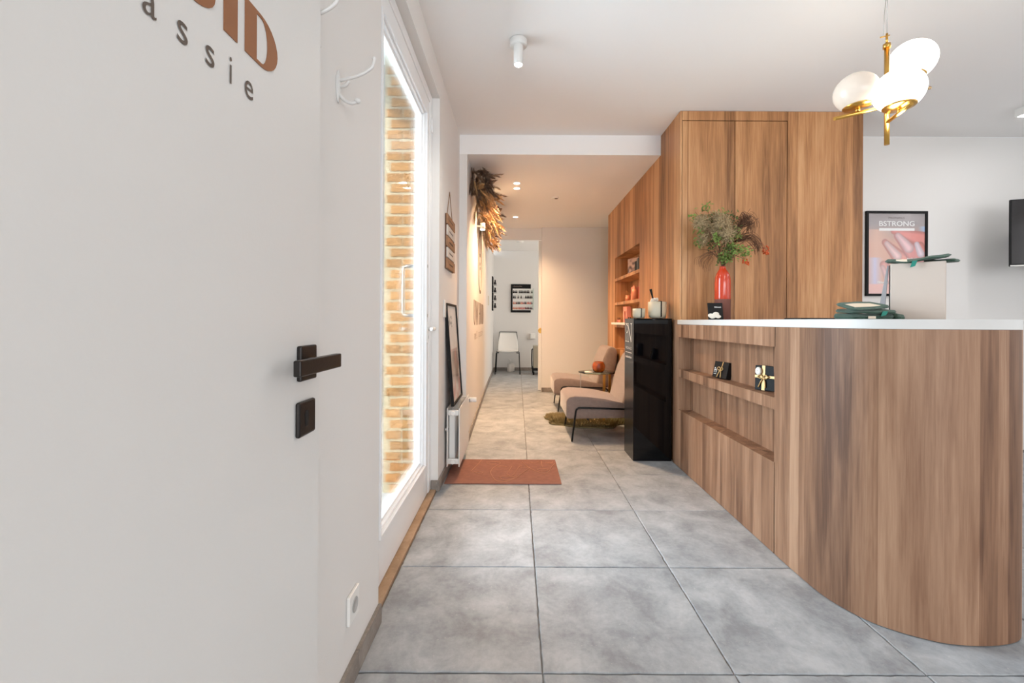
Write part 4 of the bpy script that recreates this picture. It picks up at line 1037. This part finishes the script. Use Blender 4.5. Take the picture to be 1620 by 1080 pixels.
# gift boxes on the counter shelf
def ribbonbox(x, y, w, h, d, rz, tilt, label, rose=False, wht=False):
    t = thing('ribbon_box', label, 'gift box', (x, y, .7415), group=None)
    Mx = Matrix.Translation((x, y, .7415)) @ Matrix.Rotation(rz, 4, 'Z') @ Matrix.Rotation(tilt, 4, 'X')
    fr = lambda a, c, k: Mx @ Vector((a, -k, c))
    b = B(); b.prism([(0,0),(w,0),(w,h),(0,h)], fr, 0, d, .002, 1); b.build('box_body', M['black'], t)
    b = B(); g = w*.55 if not rose else w*.35
    if rose:
        b.prism([(0, h*.50), (w, h*.50), (w, h*.60), (0, h*.60)], fr, d, d+.001); b.prism([(g-.008, 0), (g+.008, 0), (g+.008, h), (g-.008, h)], fr, d+.001, d+.002)
    else: b.prism([(g-.003, h*.5), (g+.003, h*.5), (g+.012, h), (g+.005, h)], fr, d, d+.001)
    cy_ = h*.52
    for s_ in (-1, 1):
        b.tube(crv([tuple(fr(g, cy_, d+.003)), tuple(fr(g+s_*.012, cy_+.014, d+.008)), tuple(fr(g+s_*.026, cy_+.004, d+.008)), tuple(fr(g+s_*.014, cy_-.006, d+.006)), tuple(fr(g, cy_, d+.003))], 4), .0028, 6)
        b.tube(crv([tuple(fr(g, cy_, d+.003)), tuple(fr(g+s_*.010, cy_-.022, d+.006)), tuple(fr(g+s_*.018-.006, cy_-.052, d+.004))], 4), .0034, 6)
    b.build('ribbon', M['gold'], t)
    if rose:
        b = B()
        for k in range(9): a = 2*PI*k/9; b.ell(fr(.022+math.cos(a)*.008, h-.030+math.sin(a)*.010, d+.008), .010, .008, .012, 10, 8)
        b.build('flower', M['petal'], t)
        B().prism([(w-.006, .004), (w-.001, .004), (w-.001, h-.004), (w-.006, h-.004)], fr, d, d+.001).build('edge_strip', M['whitep'], t)
    else:
        b = B(); text_mesh(b, 'Pn', lambda a, c, k=0: fr(.012+a, .030+c, d+.0003+k), .024, .032, .0004); stroke(b, [(.010, .022), (.036, .022)], .002, lambda a, c, k: fr(a, c, d+.0003+k), .0004); b.build('lettering', M['whitel'], t)
    return t
ribbonbox(1.285, 2.86, .135, .102, .035, -PI/2+.20, -.22, 'black gift box with gold ribbon leaning on the counter shelf')
ribbonbox(1.292, 2.375, .125, .128, .045, -PI/2+.62, -.06, 'black gift box with white rose and gold ribbon at the shelf end', rose=True)

# things on the walnut niche shelves ----------------------------------------------------------------------------------------------
s1, s2, s3 = 1.6345, 1.3325, 1.0575
mg = thing('photo_book', 'glossy magazine standing open on the top niche shelf', 'magazine', (1.33, 5.2, s1))
def magz(u, v):
    k = noise.noise(Vector((u*4, v*5, 2)))
    c = lp((196, 164, 150), (70, 48, 52), .5+k*1.6+(.35-v)*1.2); return c
fM = frame((1.315, 5.30, s1+.001), Vector((.35,-1,0)), (0,0,1), Vector((-1,-.35,0)))
b = B(); b.prism([(0,0),(.22,0),(.22,.20),(0,.20)], fM, -.012, -.001, .001, 1); b.build('pages', M['whitep'], mg)
printed('cover_print', M['print'], fM, .22, .20, 22, 22, magz, mg)
for k in range(3):
    props(B().box(1.27+.0, 1.40, 4.60+.075*k, 4.665+.075*k, s1+.001, s1+.15-.02*k, .002, 1).build('product_box', M['black'] if k != 1 else M['blackside'], None), ['black box at the near end of the top niche shelf', 'black box second from the near end of the top niche shelf', 'shorter black box beside the magazine on the top niche shelf'][k], 'box')
def bottle(x, y, z, r, h, m, label, cat='bottle', neck=True):
    t = thing('cosmetic_bottle' if neck else 'candle_jar', label, cat, (x, y, z))
    if neck:
        B().lathe([(0,.001),(r,.001),(r,h*.62),(r*.8,h*.70),(r*.35,h*.74),(r*.35,h*.78),(0,h*.78)], (x,y,z), 20).build('body', m, t)
        B().lathe([(r*.4,h*.76),(r*.42,h*.78),(r*.42,h),(0,h)], (x,y,z), 16).build('cap', M['peach'], t)
    else:
        B().lathe([(0,.001),(r,.001),(r,h*.85),(r*.9,h*.85),(r*.9,h*.7),(0,h*.7)], (x,y,z), 20).build('jar', m, t); B().lathe([(0,h*.70),(r*.86,h*.70),(r*.86,h*.74),(0,h*.74)], (x,y,z), 16).build('wax', M['cream'], t)
bottle(1.30, 5.22, s2, .028, .085, M['peach'], 'small peach candle jar on the middle niche shelf', 'candle', False)
props(B().box(1.30, 1.36, 4.96, 5.08, s2+.001, s2+.155, .002, 1).build('product_box', M['pink'], None), 'pink box beside the bottle on the middle niche shelf', 'box')
bottle(1.29, 4.88, s2, .034, .16, M['peach'], 'peach bottle with cap on the middle niche shelf')
props(B().box(1.29, 1.35, 4.62, 4.72, s2+.001, s2+.175, .002, 1).build('product_box', M['pinkd'], None), 'slim rose box at the near end of the middle niche shelf', 'box')
props(B().box(1.185, 1.40, 4.75, 5.60, s3, s3+.026, .002, 1).build('display_tray', M['whitep'], None), 'white tray jutting out over the lowest niche shelf', 'tray')
b = B(); zt = s3+.0265; aw = .085
arch = [(-.085, 0), (-.035, 0), (-.035, .10)]+[(.035*math.cos(PI-PI*k/8), .10+.035*math.sin(PI-PI*k/8)) for k in range(1, 8)]+[(.035, .10), (.035, 0), (.085, 0), (.085, .185), (-.085, .185)]
for k in range(len(arch)-1): pass
fA = lambda a, c, d: (1.25+d, 5.16+a, zt+c)
b.prism([(-.085,0),(-.035,0),(-.035,.185),(-.085,.185)], fA, 0, .05); b.prism([(.035,0),(.085,0),(.085,.185),(.035,.185)], fA, 0, .05)
for k in range(8):
    a0, a1 = PI-PI*k/8, PI-PI*(k+1)/8
    b.prism([(.035*math.cos(a0), .10+.035*math.sin(a0)), (.035*math.cos(a1), .10+.035*math.sin(a1)), (.035*math.cos(a1), .185), (.035*math.cos(a0), .185)], fA, 0, .05)
props(b.build('arch_stand', M['pink'], None), 'pink arch shaped stand on the white niche tray', 'stand')
for k, (y, m_) in enumerate(((5.42, 'peach'), (5.50, 'pinkd'), (4.98, 'pink'), (4.90, 'peach'))):
    t = thing('nail_polish_bottle', ['peach polish bottle left of the pink arch stand, nearer to it', 'rose polish bottle left of the pink arch stand, farther end', 'pink polish bottle right of the arch stand, nearer to it', 'peach polish bottle right of the arch stand, nearer the camera'][k], 'bottle', (1.25, y, zt), group='polish bottles on the white niche tray')
    B().lathe([(0,.0005),(.013,.0005),(.014,.005),(.014,.028),(.008,.034),(0,.034)], (1.25, y, zt), 14).build('body', M[m_], t); B().lathe([(0,.034),(.008,.034),(.007,.062),(0,.063)], (1.25, y, zt), 12).build('cap', M['twig'], t)

# left foreground wall: coat hooks, socket ------------------------------------------------------------------------------------------
def coat_hook(y, label):
    t = thing('coat_hook', label, 'hook', (-.498, y, 1.75), group='white coat hooks on the left wall')
    b = B(); Mx = Matrix.Diagonal((.006, .017, .042)).to_4x4(); b.ell((-.498, y, 1.745), .006, .015, .045, 16, 12); b.build('back_plate', M['white'], t)
    b = B(); b.tube(crv([(-.496, y, 1.762), (-.476, y+.003, 1.768), (-.44, y+.008, 1.782), (-.412, y+.012, 1.803), (-.405, y+.014, 1.820), (-.404, y+.015, 1.83)], 5), .0045, 10); b.ell((-.404, y+.015, 1.831), .006, .006, .006, 10, 8); b.build('hook_arm', M['white'], t)
    b = B(); b.tube(crv([(-.496, y, 1.725), (-.482, y, 1.708), (-.462, y+.002, 1.700), (-.446, y+.004, 1.706)], 5), .0048, 10); b.ell((-.446, y+.004, 1.708), .009, .009, .008, 12, 8); b.build('hook_arm', M['white'], t)
    b = B(); b.tube(crv([(-.496, y, 1.745), (-.478, y-.004, 1.745), (-.466, y-.006, 1.757)], 4), .0042, 8); b.build('hook_arm', M['white'], t)
coat_hook(1.232, 'white coat hook on the left wall beside the glazed door')
coat_hook(.982, 'white coat hook partly hidden behind the open door leaf')
so = thing('wall_socket', 'white socket low on the left wall above the skirting', 'socket', (-.499, 1.353, .235))
B().box(-.4995, -.489, 1.312, 1.394, .192, .278, .003, 2).build('cover_plate', M['whitep'], so)
so2 = B().lathe([(.021, 0), (.022, .001), (.022, .0025), (.0205, .0025), (.019, .0008), (0, .0008)], (-.489, 1.353, .235), 24, Matrix.Rotation(PI/2, 4, 'Y')).build('socket_face', mat('socket_recess', (176,174,170), .5), so)

# treatment room -------------------------------------------------------------------------------------------------------------------------
sc = thing('shell_chair', 'white shell chair with thin black legs in the treatment room', 'chair', (-.19, 9.30, 0))
cxs, cys = -.19, 9.28
b = B(); n, m = 14, 16; G = {}
for j in range(m+1):
    t = j/m
    if t < .5:  yy = -.22+.40*(t/.5); zz = .455-.02*math.sin(PI*t/.5)+(.012 if t < .06 else 0)
    else: k = (t-.5)/.5; yy = .18+.09*k+.03*math.sin(PI*k*.5); zz = .455+.40*k**1.1
    hw = .225-(.045*((t-.5)/.5)**1.5 if t > .5 else .01*(1-t/.5))
    for i in range(n+1):
        u = -1+2*i/n; side = .035*u*u if t < .5 else .0
        G[i, j] = b.bm.verts.new((cxs+u*hw, cys+yy-(.035*u*u if t > .5 else 0), zz+side*.5))
for j in range(m):
    for i in range(n): f = b.bm.faces.new((G[i,j], G[i+1,j], G[i+1,j+1], G[i,j+1])); f.smooth = True
sh = b.build('seat_shell', M['whitep'], sc)
so_ = sh.modifiers.new('thickness', 'SOLIDIFY'); so_.thickness = .012
b = B(); pts = [G[i, m].co.copy() if False else None for i in range(0)]
b = B(); b.tube([(cxs+u*.182, cys+.282-(.035*u*u), .857) for u in [-1+k/5 for k in range(11)]], .006, 6)
for s_ in (-1, 1): b.tube([(cxs+s_*.224, cys-.22, .472), (cxs+s_*.228, cys+.10, .455), (cxs+s_*.226, cys+.18, .470), (cxs+s_*.205, cys+.22, .65), (cxs+s_*.183, cys+.248, .857)], .006, 6)
b.build('edge_trim', M['black'], sc)
for (sx, y0, y1) in ((-1, -.15, -.20), (1, -.15, -.20), (-1, .15, .22), (1, .15, .22)):
    b = B(); b.tube([(cxs+sx*.18, cys+y0, .44), (cxs+sx*.235, cys+y0, .432), (cxs+sx*.255, cys+y1, .0)], .010, 8); b.build('leg', M['blackmetal'], sc)
wb = thing('lidded_bin', 'small white canister standing on the floor under the shell chair', 'canister', (-.13, 9.62, 0))
B().lathe([(0,.001),(.075,.001),(.08,.01),(.08,.16),(.07,.175),(0,.18)], (-.13, 9.62, 0), 24).build('body', M['white'], wb); B().tube([(-.13, 9.62, .175), (-.14, 9.62, .25), (-.18, 9.62, .255)], .014, 8).build('pump', M['whitep'], wb)
nr = thing('nail_polish_rack', 'black wall rack filled with nail polish bottles in the treatment room', 'rack', (.1, 9.79, 1.28))
yr = YR-.001
b = B(); b.box(-.14, .30, yr-.02, yr, 1.28, 1.90); b.build('back_board', M['black'], nr)
b = B(); b.box(-.10, .34, yr-.045, yr-.021, 1.33, 1.80); b.build('display_panel', M['whitep'], nr)
b = B(); b.box(.342, .352, yr-.075, yr-.02, 1.33, 1.80); b.build('side_panel', M['tglass'], nr)
b = B(); dashes(b, 8, frame((-.09, yr-.0205, 1.84), (1,0,0), (0,0,1), (0,-1,0)), .2, .03, .001); b.build('lettering', M['hallv'], nr)
pm = [mat('polish_%s' % n_, c_, .25) for n_, c_ in (('black', (36,30,32)), ('wine', (110,40,44)), ('peach', (226,150,120)), ('rose', (214,120,110)), ('mauve', (96,62,76)))]
rows = [(1.70, 'bbb.bbbbbbb.b', .062), (1.585, 'bb.b.b..bbbbb', .062), (1.46, 'ppwbbprwbprrm', .055), (1.345, 'pppprrrrwwmmm', .055)]
kd = {'b': 0, 'w': 1, 'p': 2, 'r': 3, 'm': 4}
rl = ['on the top rack shelf', 'on the second rack shelf', 'on the third rack shelf', 'on the lowest rack shelf']
cn = {'b': 'black', 'w': 'wine red', 'p': 'peach', 'r': 'rose', 'm': 'mauve'}
bot = {}
for ri, (z, s_, h_) in enumerate(rows):
    sh = B().box(-.10, .34, yr-.085, yr-.0455, z-.006, z).build('shelf', M['whitep'], nr)
    for i, ch in enumerate(s_):
        if ch == '.': continue
        x = -.08+i*.0335
        key = (ch, h_)
        if key not in bot:
            bb_ = B(); bb_.lathe([(0,.0005),(.0135,.0005),(.0135,h_*.5),(.007,h_*.58),(.0065,h_),(0,h_*1.02)], (0,0,0), 10); ob = bb_.build('nail_polish_bottle', pm[kd[ch]], None); bot[key] = ob
        else:
            ob = bot[key].copy(); COL.objects.link(ob)
        ob.location = (x, yr-.066, z); k_ = sum(1 for q in s_[:i+1] if q != '.')
        props(ob, '%s nail polish bottle, %s from the left %s' % (cn[ch], ['first','second','third','fourth','fifth','sixth','seventh','eighth','ninth','tenth','eleventh','twelfth','thirteenth'][k_-1], rl[ri]), 'bottle', group='polish bottles '+rl[ri])
sr = thing('side_polish_rack', 'narrow black rack seen edge-on on the left wall of the treatment room', 'rack', (-.47, 9.2, 1.2))
def Xt(y): return Xh(7.0)+( -.515-Xh(7.0))*(y-7)/2.92
B().box(Xt(9.0)+.0, Xt(9.0)+.022, 8.85, 9.15, 1.30, 1.98).build('back_board', M['black'], sr)
for k in range(4):
    z = 1.35+.155*k; B().box(Xt(9.0)+.0225, Xt(9.0)+.09, 8.87, 9.13, z-.006, z).build('shelf', M['whitep'], sr)
    for q in range(3):
        ob = bot[('b', .062)].copy(); COL.objects.link(ob); ob.scale = (1.6, 1.6, 1.6); ob.location = (Xt(9.0)+.062, 8.91+.09*q, z)
        props(ob, ['nearest', 'middle', 'farthest'][q]+' dark nail polish bottle on the side rack, %s shelf' % ['lowest', 'second lowest', 'second highest', 'highest'][k], 'bottle', group='bottles on the side rack, %s shelf' % ['lowest', 'second lowest', 'second highest', 'highest'][k])
props(B().box(Xt(8.0)+.001, Xt(8.0)+.012, 7.55, 7.70, 1.36, 1.52, .003, 1).build('thermostat', M['cream'], None), 'beige thermostat on the wall just inside the doorway', 'thermostat')
tr = thing('salon_trolley', 'grey salon trolley on castors half hidden by the sliding door', 'trolley', (.48, 9.2, 0))
B().box(.335, .70, 9.0, 9.4, .14, .585, .012, 3).build('cabinet', M['trolley'], tr)
b = B(); b.tube([(.325, 9.0, .53), (.305, 9.0, .52), (.30, 9.0, .30), (.31, 9.0, .12)], .012, 8); b.build('handle', M['black'], tr)
b = B(); b.box(.31, .70, 8.99, 9.41, .09, .14, .01, 2); b.build('base', M['black'], tr)
for x, y in ((.34, 9.02), (.66, 9.02), (.34, 9.38), (.66, 9.38)): B().cyl((x-.016, y, .035), (x+.016, y, .035), .034, n=16).build('castor', M['black'], tr)
props(B().box(.29, .40, YR-.08, YR-.001, .70, .82, .01, 2).build('wall_dispenser', M['whitep'], None), 'white box on the rear wall of the treatment room above the trolley', 'dispenser')
ec = thing('ceiling_detector', 'round white detector on the treatment room ceiling', 'detector', (.05, 8.6, 2.63))
B().lathe([(0,-.03),(.05,-.03),(.07,-.012),(.07,0)], (.05, 8.6, 2.63), 20).build('cover', M['whitep'], ec)
